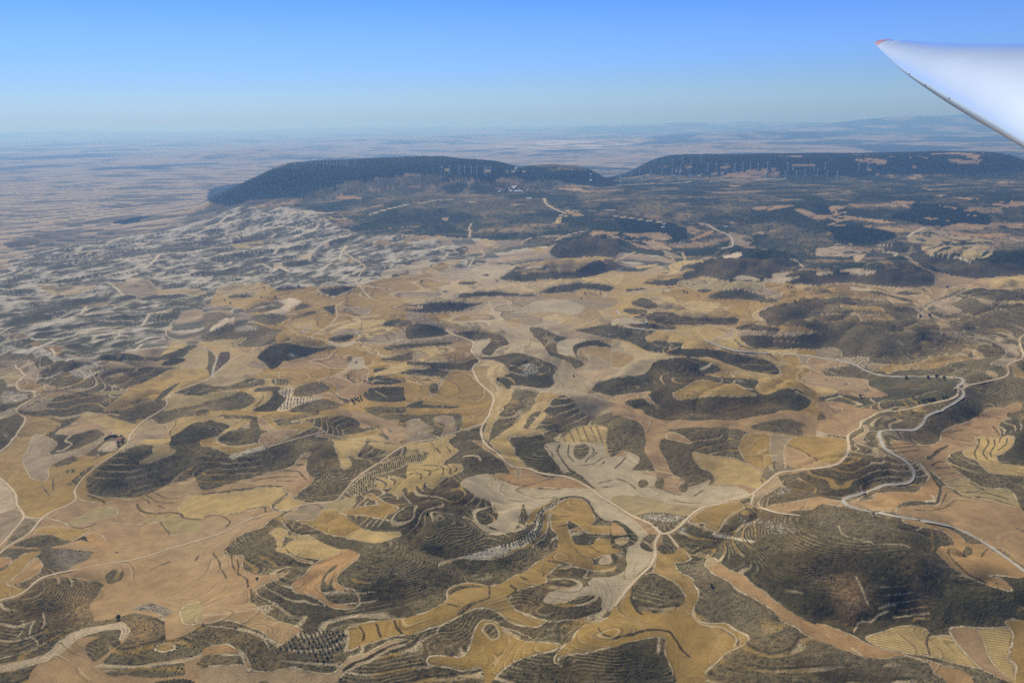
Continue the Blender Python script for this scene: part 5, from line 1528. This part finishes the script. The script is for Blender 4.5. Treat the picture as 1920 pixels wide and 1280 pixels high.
# ------------------------------------------------------------------ object helpers
def add_mesh(name, V, F, mat, parent=None):
    me = bpy.data.meshes.new(name); me.from_pydata([tuple(v) for v in V], [], F)
    for m in (mat if isinstance(mat, (list, tuple)) else [mat]): me.materials.append(m)
    o = bpy.data.objects.new(name, me); COL.objects.link(o)
    if parent is not None: o.parent = parent
    return o
def tag(o, label, cat, group=None):
    o['label'] = label; o['category'] = cat
    if group: o['group'] = group
    return o
def empty(name, loc, rz=0.0):
    o = bpy.data.objects.new(name, None); COL.objects.link(o)
    o.location = loc; o.rotation_euler = (0, 0, rz); o.empty_display_size = 1
    return o
def tube(rings, seg=8, cap=True):
    """rings: (x, y, z, r) list along z"""
    V = []; F = []
    for (x, y, z, r) in rings:
        for k in range(seg):
            a = 2 * math.pi * k / seg
            V.append((x + r * math.cos(a), y + r * math.sin(a), z))
    for i in range(len(rings) - 1):
        for k in range(seg):
            a = i * seg + k; b = i * seg + (k + 1) % seg
            F.append((a, b, b + seg, a + seg))
    if cap:
        F.append(tuple(range(seg))[::-1]); F.append(tuple(range((len(rings) - 1) * seg, len(rings) * seg)))
    return V, F
def shift_join(parts):
    V = []; F = []
    for v, f in parts:
        o = len(V); V += v; F += [tuple(i + o for i in q) for q in f]
    return V, F
def box(x0, x1, y0, y1, z0, z1):
    V = [(x0, y0, z0), (x1, y0, z0), (x1, y1, z0), (x0, y1, z0), (x0, y0, z1), (x1, y0, z1), (x1, y1, z1), (x0, y1, z1)]
    F = [(0, 3, 2, 1), (4, 5, 6, 7), (0, 1, 5, 4), (1, 2, 6, 5), (2, 3, 7, 6), (3, 0, 4, 7)]
    return V, F
def copy_tree(o, parent=None):
    c = o.copy(); COL.objects.link(c)
    if parent is not None: c.parent = parent
    for ch in [x for x in bpy.data.objects if x.parent == o]: copy_tree(ch, c)
    return c

# ------------------------------------------------------------------ trees
OLIVE = simple_mat("olive_leaves", (.31, .29, .18), .9, .35, .9, .1)
DARKLEAF = simple_mat("dark_leaves", (.14, .155, .09), .9, .4, .8, .1)
ALMOND = simple_mat("almond_leaves", (.11, .115, .06), .9, .35, .9, .1)
BARK = simple_mat("bark", (.09, .07, .05), .95, .2, 3.0, .1)
def crown(rx, rz, zc, n, seed, leaf):
    rr = random.Random(seed)
    V = []; F = []
    for i in range(n):
        while True:
            p = Vector((rr.uniform(-1, 1), rr.uniform(-1, 1), rr.uniform(-1, 1)))
            if .35 < p.length < 1: break
        lump = 1 + .22 * math.sin(p.x * 5 + seed) * math.cos(p.y * 4 + seed * 2)
        p = Vector((p.x * rx * lump, p.y * rx * lump, p.z * rz * lump + zc))
        a = Vector((rr.gauss(0, 1), rr.gauss(0, 1), rr.gauss(0, 1))).normalized()
        b = a.cross(Vector((rr.gauss(0, 1), rr.gauss(0, 1), rr.gauss(0, 1)))).normalized()
        s = leaf * rr.uniform(.6, 1.25)
        o = len(V)
        V += [p + a * s, p + b * s * .8, p - a * s, p - b * s * .8]
        F.append((o, o + 1, o + 2, o + 3))
    return V, F
def trunk(h, r):
    return shift_join([tube([(0, 0, -.4, r * 1.2), (.05, 0, h * .5, r), (.1, .05, h, r * .6)], 7),
                       tube([(.05, 0, h * .6, r * .5), (.7, .2, h * 1.35, r * .25)], 5),
                       tube([(.05, 0, h * .6, r * .5), (-.6, -.3, h * 1.35, r * .25)], 5)])
def tree_mesh(name, rx, rz, zc, n, seed, leaf, mat, th, tr):
    v1, f1 = crown(rx, rz, zc, n, seed, leaf)
    v2, f2 = trunk(th, tr)
    V, F = shift_join([(v1, f1), (v2, f2)])
    me = bpy.data.meshes.new(name); me.from_pydata([tuple(v) for v in V], [], F)
    me.materials.append(mat); me.materials.append(BARK)
    mi = np.zeros(len(F), np.int32); mi[len(f1):] = 1
    me.polygons.foreach_set("material_index", mi)
    return me
OLV = [tree_mesh("olive_tree", 2.5, 1.9, 2.9, 190, s, .55, OLIVE, 1.6, .28) for s in range(4)]
ALM = [tree_mesh("almond_tree", 1.45, 1.1, 1.7, 110, s + 9, .40, ALMOND, 1.0, .14) for s in range(3)]
def in_poly(pt, poly):
    x, y = pt; c = False
    n = len(poly)
    for i in range(n):
        x1, y1 = poly[i]; x2, y2 = poly[i - 1]
        if (y1 > y) != (y2 > y) and x < (x2 - x1) * (y - y1) / (y2 - y1) + x1: c = not c
    return c
def tile_poly(t, s):
    ox, oy, k = TILES[t]
    p = np.array([[float(a) for a in q.split(',')] for q in s.split()]) / k + np.array([ox, oy])
    return unproject(smooth_poly(p, True), 12000)
def grove(poly, sx, sy, ang, meshes, name, label, cat, group, jit=.12, smin=.8, smax=1.2, limit=999):
    c = poly.mean(0); R_ = np.abs(poly - c).max() * 1.5
    ca, sa = math.cos(ang), math.sin(ang)
    k = 0
    for i in range(-int(R_ / sx), int(R_ / sx) + 1):
        for j in range(-int(R_ / sy), int(R_ / sy) + 1):
            a = i * sx + random.uniform(-jit, jit) * sx; b = j * sy + random.uniform(-jit, jit) * sy
            p = (c[0] + a * ca - b * sa, c[1] + a * sa + b * ca)
            if not in_poly(p, poly) or random.random() < .05 or k >= limit: continue
            put_tree(p, random.choice(meshes), name, label, cat, group, random.uniform(smin, smax)); k += 1
    return k
def put_tree(p, me, name, label, cat, group, s):
    o = bpy.data.objects.new(name, me); COL.objects.link(o)
    o.location = (p[0], p[1], float(zat([p[0]], [p[1]])[0]) - .1)
    o.rotation_euler = (0, 0, random.uniform(0, 6.28)); o.scale = (s, s, s * random.uniform(.85, 1.1))
    return tag(o, label, cat, group)
n_a = grove(tile_poly('A1', "700,945 920,785 1010,775 1180,795 1300,795 1325,850 1300,950 1200,1010 1140,1075 1060,1065 960,1000 800,990"), 6.3, 7.4, .6, OLV, "olive_tree",
      "grey-green olive tree in the square grid grove below the dark hill near the bottom edge", "olive tree", "olive trees in the grove near the bottom edge", smin=.58, smax=.82, limit=130)
n_b = grove(tile_poly('B1', "1330,765 1425,685 1490,625 1620,565 1780,450 2000,425 2095,400 2060,480 1920,500 1800,545 1560,635 1600,715 1430,795"), 6.6, 7.8, .9, OLV, "olive_tree",
      "olive tree in the long narrow grove on pale soil beside the winding track", "olive tree", "olive trees in the narrow grove beside the track", smin=.52, smax=.78, limit=215)
n_c = grove(tile_poly('C1', "700,1115 750,1090 830,1090 815,1165 1080,1175 970,1205 850,1245 760,1285 690,1280 765,1195 710,1130"), 9, 14, .2, ALM, "almond_tree",
      "young almond tree in the white forked orchard between dark terraced hills", "almond tree", "young trees of the white forked orchard", smin=1.0, smax=1.5, limit=110)
n_d = grove(tile_poly('C4', "315,850 362,775 475,780 425,875 350,875"), 9, 17, .35, OLV, "olive_tree",
      "olive tree in the small square grove against the terraced hill by the paved road", "olive tree", "olive trees in the small square grove by the paved road", smin=.8, smax=1.0, limit=60)
almond_rows = ["1410,860 1250,955 1225,1040 1205,1120 1105,1200 1000,1255 880,1282", "1340,885 1240,935 1185,1020 1165,1110 1085,1188 960,1243 840,1278", "1262,980 1243,1055 1220,1130 1130,1220 1030,1272", ]
for s in almond_rows:
    p = np.array([[float(a) for a in q.split(',')] for q in s.split()]) / 5 + np.array([768, 768])
    q = unproject(smooth_poly(p, False, 6), 9000)
    L = np.concatenate([[0], np.cumsum(np.linalg.norm(np.diff(q, axis=0), axis=1))])
    for t in np.arange(3, L[-1], 8.0):
        put_tree((float(np.interp(t, L, q[:, 0])) + random.uniform(-.8, .8), float(np.interp(t, L, q[:, 1])) + random.uniform(-.8, .8)), random.choice(ALM), "almond_tree",
                 "small almond tree in the S-shaped white terraced rows between ochre strips", "almond tree", "almond trees on the S-shaped white rows", random.uniform(.9, 1.3))

# single trees and thickets: crown and trunk are parts of each
BROAD = []
for s in range(4):
    v, f = crown(3.2, 3.0, 4.6, 320, 40 + s, .75)
    me = bpy.data.meshes.new("crown"); me.from_pydata([tuple(a) for a in v], [], f); me.materials.append(DARKLEAF); BROAD.append(me)
v, f = trunk(2.6, .32)
TRK = bpy.data.meshes.new("trunk"); TRK.from_pydata([tuple(a) for a in v], [], f); TRK.materials.append(BARK)
def broad_tree(px, s, label, group=None, name="tree"):
    p = unproject(np.array([px], float), 9000)[0]
    t = empty(name, (p[0], p[1], float(zat([p[0]], [p[1]])[0]) - .2), random.uniform(0, 6))
    s *= .64; t.scale = (s, s, s)
    for nm, me in (("crown", random.choice(BROAD)), ("trunk", TRK)):
        o = bpy.data.objects.new(nm, me); COL.objects.link(o); o.parent = t
    return tag(t, label, "tree", group)
farm = [(197, 826), (199, 823.5), (202, 822), (204.5, 820.5), (207, 819.5), (210, 819), (213, 819), (216, 819), (219, 819.5), (228, 820)]
for k, p in enumerate(farm):
    broad_tree(p, 1.25 + .25 * random.random(), "dark green tree in the curved windbreak behind the farm buildings", "trees of the farm windbreak")
for p, lb in (((222, 833), "upper dark tree on the slope below the farm buildings"), ((222, 838), "lower dark tree on the slope below the farm, beside the track"), ((230, 829), "bushy dark tree right of the farm barn by the track")):
    broad_tree(p, 1.3, lb)
for p in [(660, 752), (663, 754), (665, 748), (668, 751), (671, 748), (673, 753), (676, 746), (678, 751), (664, 757)]:
    broad_tree(p, 1.35 + .3 * random.random(), "dark tree in the small thicket where tan field, pale path and dark oval hill meet", "trees of the small thicket in the fields")
lone = [((482, 1087), 1.2, "lone dark tree on the tan field just left of the dark terraced hill"), ((222.5, 1161), 1.7, "round dark bush at the bend of the pale sandy field track at lower left"),
        ((1334, 1100), 1.3, "lone dark bush on the grey grassy slope beside the long orange field band"), ((801, 966), 1.4, "single black bush among the terrace lines of the big dark hill"),
        ((432, 571.5), 2.0, "dark tree on the pale field below the grey badlands, left of the S-bend"), ((422, 565.5), 1.7, "small tree on the yellow field edge under the purple-brown field"), ((490, 560), 1.8, "dark tree standing in the yellow-brown field between badlands and path"), ((516, 558.5), 2.0, "dark tree beside the corner of the yellow field under the chalk hills"), ((496, 548), 2.0, "bushy tree at the right end of the oval purple-brown field"), ((561, 549), 2.6, "dense dark tree at the foot of the grey chalk slope"),
        ((790, 530), 2.2, "lone round tree in the wide ochre field under the small white valley"), ((932, 528), 1.9, "lone tree by the track through the yellow terraced fields"), ((833, 548), 1.9, "left tree of a pair beside the grey-green strip field"), ((837, 548), 1.9, "right tree of a pair beside the grey-green strip field"),
        ((1090, 561.5), 1.9, "small tree on the lower edge of the ochre terraces"), ((1097, 551), 2.0, "dark tree on the terrace bank above the pale road"), ((1126, 552), 1.8, "small tree near the white curve of the terraced fields"),
        ((1282, 548), 2.2, "left one of two trees in the golden field left of the small dark hill"), ((1288, 550), 2.0, "right one of two trees in the golden field left of the small dark hill"), ((1477, 539), 2.3, "bushy tree in the ochre field before the striped yellow plot"), ((1484, 540), 2.0, "smaller tree right of the bushy tree before the striped yellow plot"), ((1490, 566), 2.0, "tree at the top of the large terraced hill on the right"),
        ((1776, 540.5), 2.4, "dark tree at the edge of the grey dry riverbed"), ((1732, 545), 2.0, "small tree in the golden field left of the grey riverbed"), ((1743, 594), 2.6, "dark tree standing in the grey riverbed below the hill"), ((1725, 593.5), 2.0, "small tree at the left rim of the grey riverbed"),
        ((1699, 710), 1.9, "small tree below the paved road, left end of the row"), ((1740, 709), 1.9, "middle roadside tree below the paved road"), ((1756, 708), 2.4, "tall dark tree straddling the edge of the paved road"), ((1770, 711), 2.2, "dark tree on the bank inside the paved road's bend"), ((1613, 744), 1.8, "lone bush at the lower tip of the tan field beside the olive-green slope"), ((1076, 706.5), 1.5, "lone dark bush on the pinkish valley floor"), ((668, 681), 1.6, "blob of dark scrub trees in the middle of the tan field"), ((933, 711.5), 1.7, "dark bush on the rim of the chalk-speckled hill by the yellow striped field"), ((1549, 713), 0.9, "small tree at the edge of the yellow field")]
for p, s, lb in lone: broad_tree(p, s, lb)
for k, p in enumerate([(1730, 753), (1735, 752), (1740, 751), (1745, 751), (1750, 749), (1722, 757), (1768, 747), (1774, 745), (1792, 734)]):
    broad_tree(p, 1.5 + .4 * random.random(), "dark shrub in the gully beside the pale track under the paved bend", "shrubs of the gully beside the track", "shrub")

# low scrub on the near hills: thousands of knee to head high bushes, one mass
cand = np.flatnonzero(((fid == 1) & (Y < 2600) & (Y > 950) & (np.abs(X) < .72 * Y) & (rough > .4)).ravel())
area = (Y.ravel()[cand] ** 1.0) * 1.0
wgt2 = (sstep(.44, .60, fbm(X.ravel()[cand] / 60, Y.ravel()[cand] / 60, 4, 2, .6)) + .12) * np.minimum(1.0, (Y.ravel()[cand] / 1500.0) ** 2)
pick = cand[rng.random(len(cand)) < wgt2 * (42000.0 / max(1.0, wgt2.sum()))]
bx = X.ravel()[pick] + rng.uniform(-2, 2, len(pick)); by = Y.ravel()[pick] + rng.uniform(-2, 2, len(pick))
bz = zat(bx, by)
nb_ = len(pick)
br_ = rng.uniform(.35, 1.05, nb_) * (1 + .6 * (rng.random(nb_) < .06))
oct_ = np.array([(1, 0, .35), (0, 1, .35), (-1, 0, .35), (0, -1, .35), (0, 0, 1.15), (0, 0, -.5)], np.float32)
Vb = np.stack([bx, by, bz], 1)[:, None, :] + oct_[None] * br_[:, None, None] * rng.uniform(.65, 1.3, (nb_, 6, 1))
fb = np.array([(0, 1, 4), (1, 2, 4), (2, 3, 4), (3, 0, 4), (1, 0, 5), (2, 1, 5), (3, 2, 5), (0, 3, 5)], np.int32)
Fb = (fb[None] + 6 * np.arange(nb_, dtype=np.int32)[:, None, None]).reshape(-1, 3)
me = bpy.data.meshes.new("scrub_bushes")
me.vertices.add(nb_ * 6); me.loops.add(len(Fb) * 3); me.polygons.add(len(Fb))
me.vertices.foreach_set("co", Vb.astype(np.float32).ravel())
me.loops.foreach_set("vertex_index", Fb.ravel())
me.polygons.foreach_set("loop_start", np.arange(0, len(Fb) * 3, 3, dtype=np.int32))
me.update(calc_edges=True)
me.materials.append(simple_mat("scrub_leaves", (.15, .138, .085), .95, .35, .05, .05))
o = bpy.data.objects.new("scrub_bushes", me); COL.objects.link(o)
o['kind'] = 'stuff'; o['category'] = 'scrub'; o['label'] = 'low dark scrub bushes scattered over the near terraced hills'

# ------------------------------------------------------------------ wind turbines
WHITE = simple_mat("turbine_white", (.80, .81, .82), .4, .03, .3, .4)
def make_turbine():
    t = empty("wind_turbine", (0, 0, 0))
    V, F = tube([(0, 0, -3, 2.3), (0, 0, 20, 2.0), (0, 0, 45, 1.6), (0, 0, 64, 1.25)], 12)
    add_mesh("tower", V, F, WHITE, t)
    V, F = box(-1.6, 1.6, -2.6, 6.0, 63.6, 67.2)
    add_mesh("nacelle", V, F, WHITE, t)
    hub_v, hub_f = tube([(0, 0, 0, 1.5), (0, 0, 1.2, 1.4), (0, 0, 2.2, .7), (0, 0, 2.6, .1)], 10)
    hub_v = [(x, -2.6 - z, 65.4 + y) for x, y, z in hub_v]
    add_mesh("hub", hub_v, [tuple(reversed(q)) for q in hub_f], WHITE, t)
    prof = [(0.8, .9, .7), (4, 1.9, .55), (10, 1.6, .38), (20, 1.0, .22), (28, .6, .12), (31, .15, .06)]
    bv = []; bf = []
    for (r, c_, th_) in prof:
        bv += [(-c_ * .35, -th_ * .2, r), (0, -th_ * .5, r), (c_ * .65, 0, r), (0, th_ * .5, r)]
    for i in range(len(prof) - 1):
        for k in range(4):
            a = i * 4 + k; b = i * 4 + (k + 1) % 4
            bf.append((a, b, b + 4, a + 4))
    bf.append((3, 2, 1, 0)); bf.append((20, 21, 22, 23))
    me = bpy.data.meshes.new("blade"); me.from_pydata(bv, [], bf); me.materials.append(WHITE)
    for k in range(3):
        o = bpy.data.objects.new("blade", me); COL.objects.link(o); o.parent = t
        o.location = (0, -3.6, 65.4); o.rotation_euler = (0, math.radians(120 * k), 0)
    return t
def ordw(k):
    base = ["first", "second", "third", "fourth", "fifth", "sixth", "seventh", "eighth", "ninth", "tenth", "eleventh", "twelfth", "thirteenth", "fourteenth", "fifteenth", "sixteenth", "seventeenth", "eighteenth", "nineteenth", "twentieth"]
    return base[k] if k < 20 else "twenty-" + base[k - 20]
D_ = lambda L, ox: [(ox + x / 3.0, 230 + y / 3.0) for x, y in L]
ROWS = [
 ("in the front row along the pale ridge track", D_([(488,350),(540,347),(610,345),(674,338),(746,338),(821,335),(883,333),(946,330),(1002,324),(1060,320),(1140,318),(1195,318),(1250,320),(1303,315),(1360,318),(1417,318),(1478,312),(1652,316),(1708,316)], 1000)),
 ("in the middle row before the flat mesa", D_([(549,300),(598,300),(660,300),(724,300),(780,300),(826,285),(880,280),(980,272),(1026,275),(1085,270),(1131,275),(1176,270),(1219,270),(1264,270),(1316,265),(1430,265),(1528,300),(1580,275),(1596,300),(1640,265),(1830,275),(1878,270)], 1000)),
 ("in the rear row at the foot of the flat mesa", D_([(570,246),(616,248),(680,244),(725,248),(782,245),(840,237),(887,232),(942,226)], 1000)),
 ("on the brow of the left dark mesa", D_([(573,233),(595,233),(615,233),(640,234),(660,234),(680,236),(700,237),(715,240),(735,241),(755,243),(775,243),(790,245),(803,246),(815,247),(856,248)], 380)),
 ("on the shoulder right of the left mesa", [(828,327),(843,327),(861,327),(872,327),(884,327),(894,328),(908,327),(912,329),(919,328)]),
]
proto = None
for desc, pts in ROWS:
    q = unproject(np.array(pts), 12000)
    for k, p in enumerate(q):
        if p[1] > 11500: continue
        if proto is None: o = proto = make_turbine()
        else: o = copy_tree(proto)
        o.location = (p[0], p[1], float(zat([p[0]], [p[1]])[0]))
        o.rotation_euler = (0, 0, math.radians(random.uniform(-35, 25)))
        sc_ = 1.0 if 'left dark mesa' not in desc else .8
        o.scale = (sc_ * 1.5, sc_ * 1.5, sc_)
        sp = random.uniform(0, 120)
        kk = 0
        for ch in [x for x in bpy.data.objects if x.parent == o and x.name.startswith("blade")]:
            ch.rotation_euler = (0, math.radians(sp + 120 * kk), 0); kk += 1
        tag(o, "white turbine, %s from left, %s" % (ordw(k), desc), "wind turbine", "wind turbines " + desc)

# ------------------------------------------------------------------ buildings
WALLW = simple_mat("lime_wall", (.72, .69, .63), .9, .08, .6, .1)
WALLT = simple_mat("tan_wall", (.42, .33, .25), .9, .1, .6, .1)
ROOFR = simple_mat("clay_tiles", (.33, .17, .11), .9, .2, 1.2, .1)
ROOFG = simple_mat("pale_sheet_roof", (.66, .65, .62), .6, .1, .8, .3)
DARKO = simple_mat("dark_opening", (.03, .03, .03), .9, .1, 1.0, .1)
def house(px, w, d_, h, rz, wall, roof, label, group=None, cat="house", name="house", xy=None):
    p = unproject(np.array([px], float), 12000)[0] if xy is None else xy
    t = empty(name, (p[0], p[1], float(zat([p[0]], [p[1]])[0]) - .3), rz)
    V, F = box(-w/2, w/2, -d_/2, d_/2, -1.5, h)
    o = add_mesh("wall", V, F, wall, t)
    e = .4; rh = d_ * .25
    V = [(-w/2 - e, -d_/2 - e, h - .1), (w/2 + e, -d_/2 - e, h - .1), (w/2 + e, d_/2 + e, h - .1), (-w/2 - e, d_/2 + e, h - .1), (-w/2 - e, 0, h + rh), (w/2 + e, 0, h + rh)]
    F = [(0, 1, 5, 4), (2, 3, 4, 5), (1, 2, 5), (3, 0, 4), (3, 2, 1, 0)]
    add_mesh("roof", V, F, roof, t)
    if h > 3:
        V, F = box(-.7, .7, -d_/2 - .06, -d_/2 + .06, -.2, 2.1); add_mesh("door", V, F, DARKO, t)
        for xx in (-w * .32, w * .32):
            V, F = box(xx - .6, xx + .6, -d_/2 - .06, -d_/2 + .06, h * .55, h * .55 + 1.2); add_mesh("window", V, F, DARKO, t)
    return tag(t, label, cat, group)
house((226, 824.5), 17, 8, 4.2, .15, WALLT, ROOFR, "long low farm building with reddish tiled roof right of the windbreak", None, "farm building", "farm_building")
house((224.5, 827.5), 13, 6, 3.4, .1, WALLT, ROOFR, "smaller reddish-roofed farm shed in front of the long farm building", None, "farm building", "farm_building")
house((230.5, 823.5), 6, 6, 5.0, .1, WALLT, ROOFR, "tall dark-red farmhouse block at the right end of the farm", None, "farm building", "farm_building")
for k in range(46):
    px = 922 + 84 * (random.random() ** .9); py = 352.5 + 7.5 * random.random() + (px - 950) * .03
    red = random.random() < .78
    house((px, py), random.uniform(9, 17), random.uniform(8, 12), random.uniform(5, 8.5), random.uniform(-.6, .6), WALLW if random.random() < .25 else WALLT, ROOFR if red else ROOFG,
          "red-roofed house in the village among trees on the plateau slope" if red else "pale-roofed house in the village among trees on the plateau slope", "red-roofed village houses" if red else "pale-roofed village houses")
house((964, 351.5), 44, 18, 9, .2, WALLW, ROOFG, "long white barn at the upper edge of the village", None, "barn", "barn")
house((970.5, 360), 55, 22, 9, .35, WALLW, ROOFG, "big white barn at the lower edge of the village", None, "barn", "barn")
house((936, 361), 22, 12, 7, .2, WALLW, ROOFG, "white building alone left below the village", None, "house", "house")
house((992, 373), 40, 16, 7, .1, WALLW, ROOFG, "white-roofed shed beside the road below the village", None, "barn", "barn")
house((1107.5, 340), 22, 16, 10, .1, WALLW, ROOFG, "small white building in the dark pine wood between the mesas", None, "house", "house")
house((967, 320.5), 18, 18, 22, .1, WALLW, ROOFG, "white tower-like building on the bare patch right of the left mesa", None, "house", "house")
p = unproject(np.array([(1107.5, 334.0)]), 12000)[0]
V, F = tube([(0, 0, -2, 4), (0, 0, 26, 3.6), (0, 0, 27, 7.5), (0, 0, 37, 8.5), (0, 0, 40, 7), (0, 0, 41, 1)], 16)
o = add_mesh("water_tower", V, F, WHITE); o.location = (p[0], p[1], float(zat([p[0]], [p[1]])[0]))
tag(o, "white tower rising from the dark pine wood between the mesas", "tower")
for k, (px, w) in enumerate([((1361, 426), 26), ((1243, 426.5), 24), ((1245, 421), 20), ((1275, 457), 16)]):
    house(px, w, 10, 5, .2, WALLW, ROOFG, ["white farm shed beside the bend of the pale road in the wood", "lower white-ended building at the cut in the pine wood", "upper white building at the cut in the pine wood", "small white shed where the orange field meets the pine wood"][k], None, "barn", "barn")

# ------------------------------------------------------------------ glider wing
def ray(px, py, dist):
    d_ = CF + (px - 960) / F_PX * CR - (py - 640) / F_PX * CU
    d_ = d_ / np.linalg.norm(d_)
    return Vector(np.array([0, 0, H_CAM]) + d_ * dist)
# leading edge and trailing edge, from the root side (right) to the tip, read off as sight lines with their distances
LE = [(2260, 470, 3.05), (2080, 366, 3.45), (1920, 274, 3.95), (1850, 234, 4.35), (1800, 205, 4.75), (1760, 180, 5.15), (1720, 153, 5.65), (1690, 131, 6.15), (1665, 108, 6.65), (1650, 93, 7.00), (1643, 86, 7.18), (1639, 82, 7.30)]
TE = [(2700, 96, 4.0), (2300, 85, 4.6), (2050, 82, 5.15), (1930, 82, 5.55), (1860, 82, 5.85), (1810, 81.5, 6.15), (1775, 80.5, 6.45), (1740, 79, 6.75), (1710, 77, 7.0), (1688, 75.5, 7.2), (1668, 74, 7.32), (1650, 75.5, 7.38)]
le = np.array([list(ray(*a)) for a in LE]); te = np.array([list(ray(*a)) for a in TE])
def refine(P, n):
    t = np.linspace(0, len(P) - 1, n); i = np.minimum(t.astype(int), len(P) - 2); f = t - i
    out_ = []
    for k in range(n):
        a = max(i[k] - 1, 0); d3 = min(i[k] + 2, len(P) - 1)
        p0, p1, p2, p3 = P[a], P[i[k]], P[i[k] + 1], P[d3]; u = f[k]
        out_.append(.5 * ((2 * p1) + (-p0 + p2) * u + (2 * p0 - 5 * p1 + 4 * p2 - p3) * u * u + (-p0 + 3 * p1 - 3 * p2 + p3) * u ** 3))
    return np.array(out_)
NSP = 90
le = refine(le, NSP); te = refine(te, NSP)
WINGM, n, l, p = new_mat("gelcoat_skylit")
p.inputs["Base Color"].default_value = (.86, .87, .88, 1)
p.inputs["Roughness"].default_value = .22
p.inputs["Specular IOR Level"].default_value = .5
p.inputs["Coat Weight"].default_value = 1.0; p.inputs["Coat Roughness"].default_value = .08
tc = n.new("ShaderNodeTexCoord").outputs["Object"]
l.new(mix_col(n, l, 1.0, (.67, .78, .87, 1), maprange(n, l, noise_node(n, l, tc, 3.0, 4, .6), .2, .8, .975, 1.02), 'MULTIPLY'), p.inputs["Base Color"])  # white wing: the blue of the skylight is put into the base colour
REDM = simple_mat("tip_red", (.62, .16, .17), .4, .08, 8.0, .4)
PALEM = simple_mat("pale_line", (.93, .93, .93), .4, .03, 8.0, .4)
BUGM = simple_mat("insect_spot", (.03, .03, .03), .8, .2, 30.0, .1)
NCH = 25
def airfoil(s):                     # s 0..1 along chord: half thickness and camber (fraction of chord)
    t_ = .5 * .135 * 2 * (1.4845 * math.sqrt(s) - .63 * s - 1.758 * s ** 2 + 1.4215 * s ** 3 - .5075 * s ** 4)
    return t_, .045 * 4 * s * (1 - s) * (1 - .3 * s)
ss = [(.5 - .5 * math.cos(math.pi * i / (NCH - 1))) for i in range(NCH)]
def wing_frame(k):
    a = Vector(le[k]); b = Vector(te[k]); ch = b - a
    k0, k1 = max(k - 1, 0), min(k + 1, NSP - 1)
    spn = Vector(le[k1] + te[k1] - le[k0] - te[k0]).normalized()
    nr = ch.cross(spn).normalized()
    if nr.dot(Vector((0, 0, H_CAM)) - a) < 0: nr = -nr
    return a, ch, nr
def wing_pt(k, s, side=1, lift=0.0):
    k_ = min(max(k, 0), NSP - 1.001); i = int(k_); f = k_ - i
    o = []
    for j in (i, i + 1):
        a, ch, nr = wing_frame(j)
        th_, cm = airfoil(s)
        c = ch.length
        o.append(a + ch * s + nr * ((cm + side * th_ * .85) * c + lift))
    return o[0] * (1 - f) + o[1] * f
cen = Vector(le[0] * .5 + te[0] * .5)
wing = empty("glider_wing", cen)
def wing_mesh(name, V, F, mat, smooth=True):
    o = add_mesh(name, [v - cen for v in V], F, mat, wing)
    if smooth:
        o.data.polygons.foreach_set("use_smooth", [True] * len(o.data.polygons))
    return o
V = []; F = []
loop = [(s, 1) for s in ss[::-1]] + [(s, -1) for s in ss[1:-1]]
m_ = len(loop)
for k in range(NSP):
    for s, sd in loop: V.append(wing_pt(k, s, sd))
for k in range(NSP - 1):
    for j in range(m_):
        a = k * m_ + j; b = k * m_ + (j + 1) % m_
        F.append((a, b, b + m_, a + m_))
F.append(tuple(range(m_))); F.append(tuple(range((NSP - 1) * m_, NSP * m_))[::-1])
wp = wing_mesh("wing_panel", V, F, WINGM)
bmx = bmesh.new(); bmx.from_mesh(wp.data); bmesh.ops.recalc_face_normals(bmx, faces=bmx.faces); bmx.to_mesh(wp.data); bmx.free()
def band(name, k0, k1, mat, s0=.02, s1=.97, lift=.0025):
    V = []; F = []
    n_ = 26
    for i in range(n_):
        s = s0 + (s1 - s0) * i / (n_ - 1)
        V += [wing_pt(k0(s), s, 1, lift), wing_pt(k1(s), s, 1, lift)]
    for i in range(n_ - 1): F.append((2 * i, 2 * i + 2, 2 * i + 3, 2 * i + 1))
    return wing_mesh(name, V, F, mat)
for kb in (78.5, 82.0, 85.2):
    band("tip_stripe", lambda s, b=kb: b + .2 * s, lambda s, b=kb: b + 1.3 + .2 * s, REDM)
band("tip_pale_line", lambda s: 67.5 + 4.5 * s, lambda s: 67.75 + 4.5 * s, PALEM, .42, .98)  # thin pale line over the rear half of the chord near the tip
for kk, s in ((36, .012), (45, .006), (52, .01)):
    c_ = wing_pt(kk, s, 1, .001)
    V, F = [], []
    bm2 = bmesh.new(); bmesh.ops.create_icosphere(bm2, subdivisions=1, radius=.004)
    V = [v.co + c_ for v in bm2.verts]; F = [tuple(v.index for v in f.verts) for f in bm2.faces]; bm2.free()
    wing_mesh("insect_spot", V, F, BUGM, False)
tag(wing, "white glider wing with rounded tip and thin red tip stripes, entering at upper right", "glider wing")

# ------------------------------------------------------------------ haze: one box of even air round everything
V, F = box(-260000, 260000, -3000, 130000, float(Z.min()) - 1.0, 830.0)
hz = add_mesh("haze", V, F, None if False else simple_mat("tmp", (1, 1, 1)))
hz.data.materials.clear()
hm_ = bpy.data.materials.new("haze_air"); hm_.use_nodes = True
n = hm_.node_tree.nodes; l = hm_.node_tree.links
n.remove(n["Principled BSDF"])
pv = n.new("ShaderNodeVolumePrincipled")
pv.inputs["Color"].default_value = (0.28, 0.54, 1.0, 1.0)
pv.inputs["Density"].default_value = 5.2631578947368424e-05
pv.inputs["Anisotropy"].default_value = 0.35
pv.inputs["Absorption Color"].default_value = (0.6, 0.74, 0.96, 1.0)
l.new(pv.outputs[0], n["Material Output"].inputs["Volume"])
hz.data.materials.append(hm_)
hz['kind'] = 'stuff'; hz['category'] = 'haze'; hz['label'] = 'pale blue summer haze over the whole plain'
print("counts", n_a, n_b, n_c, n_d, NR, NC)
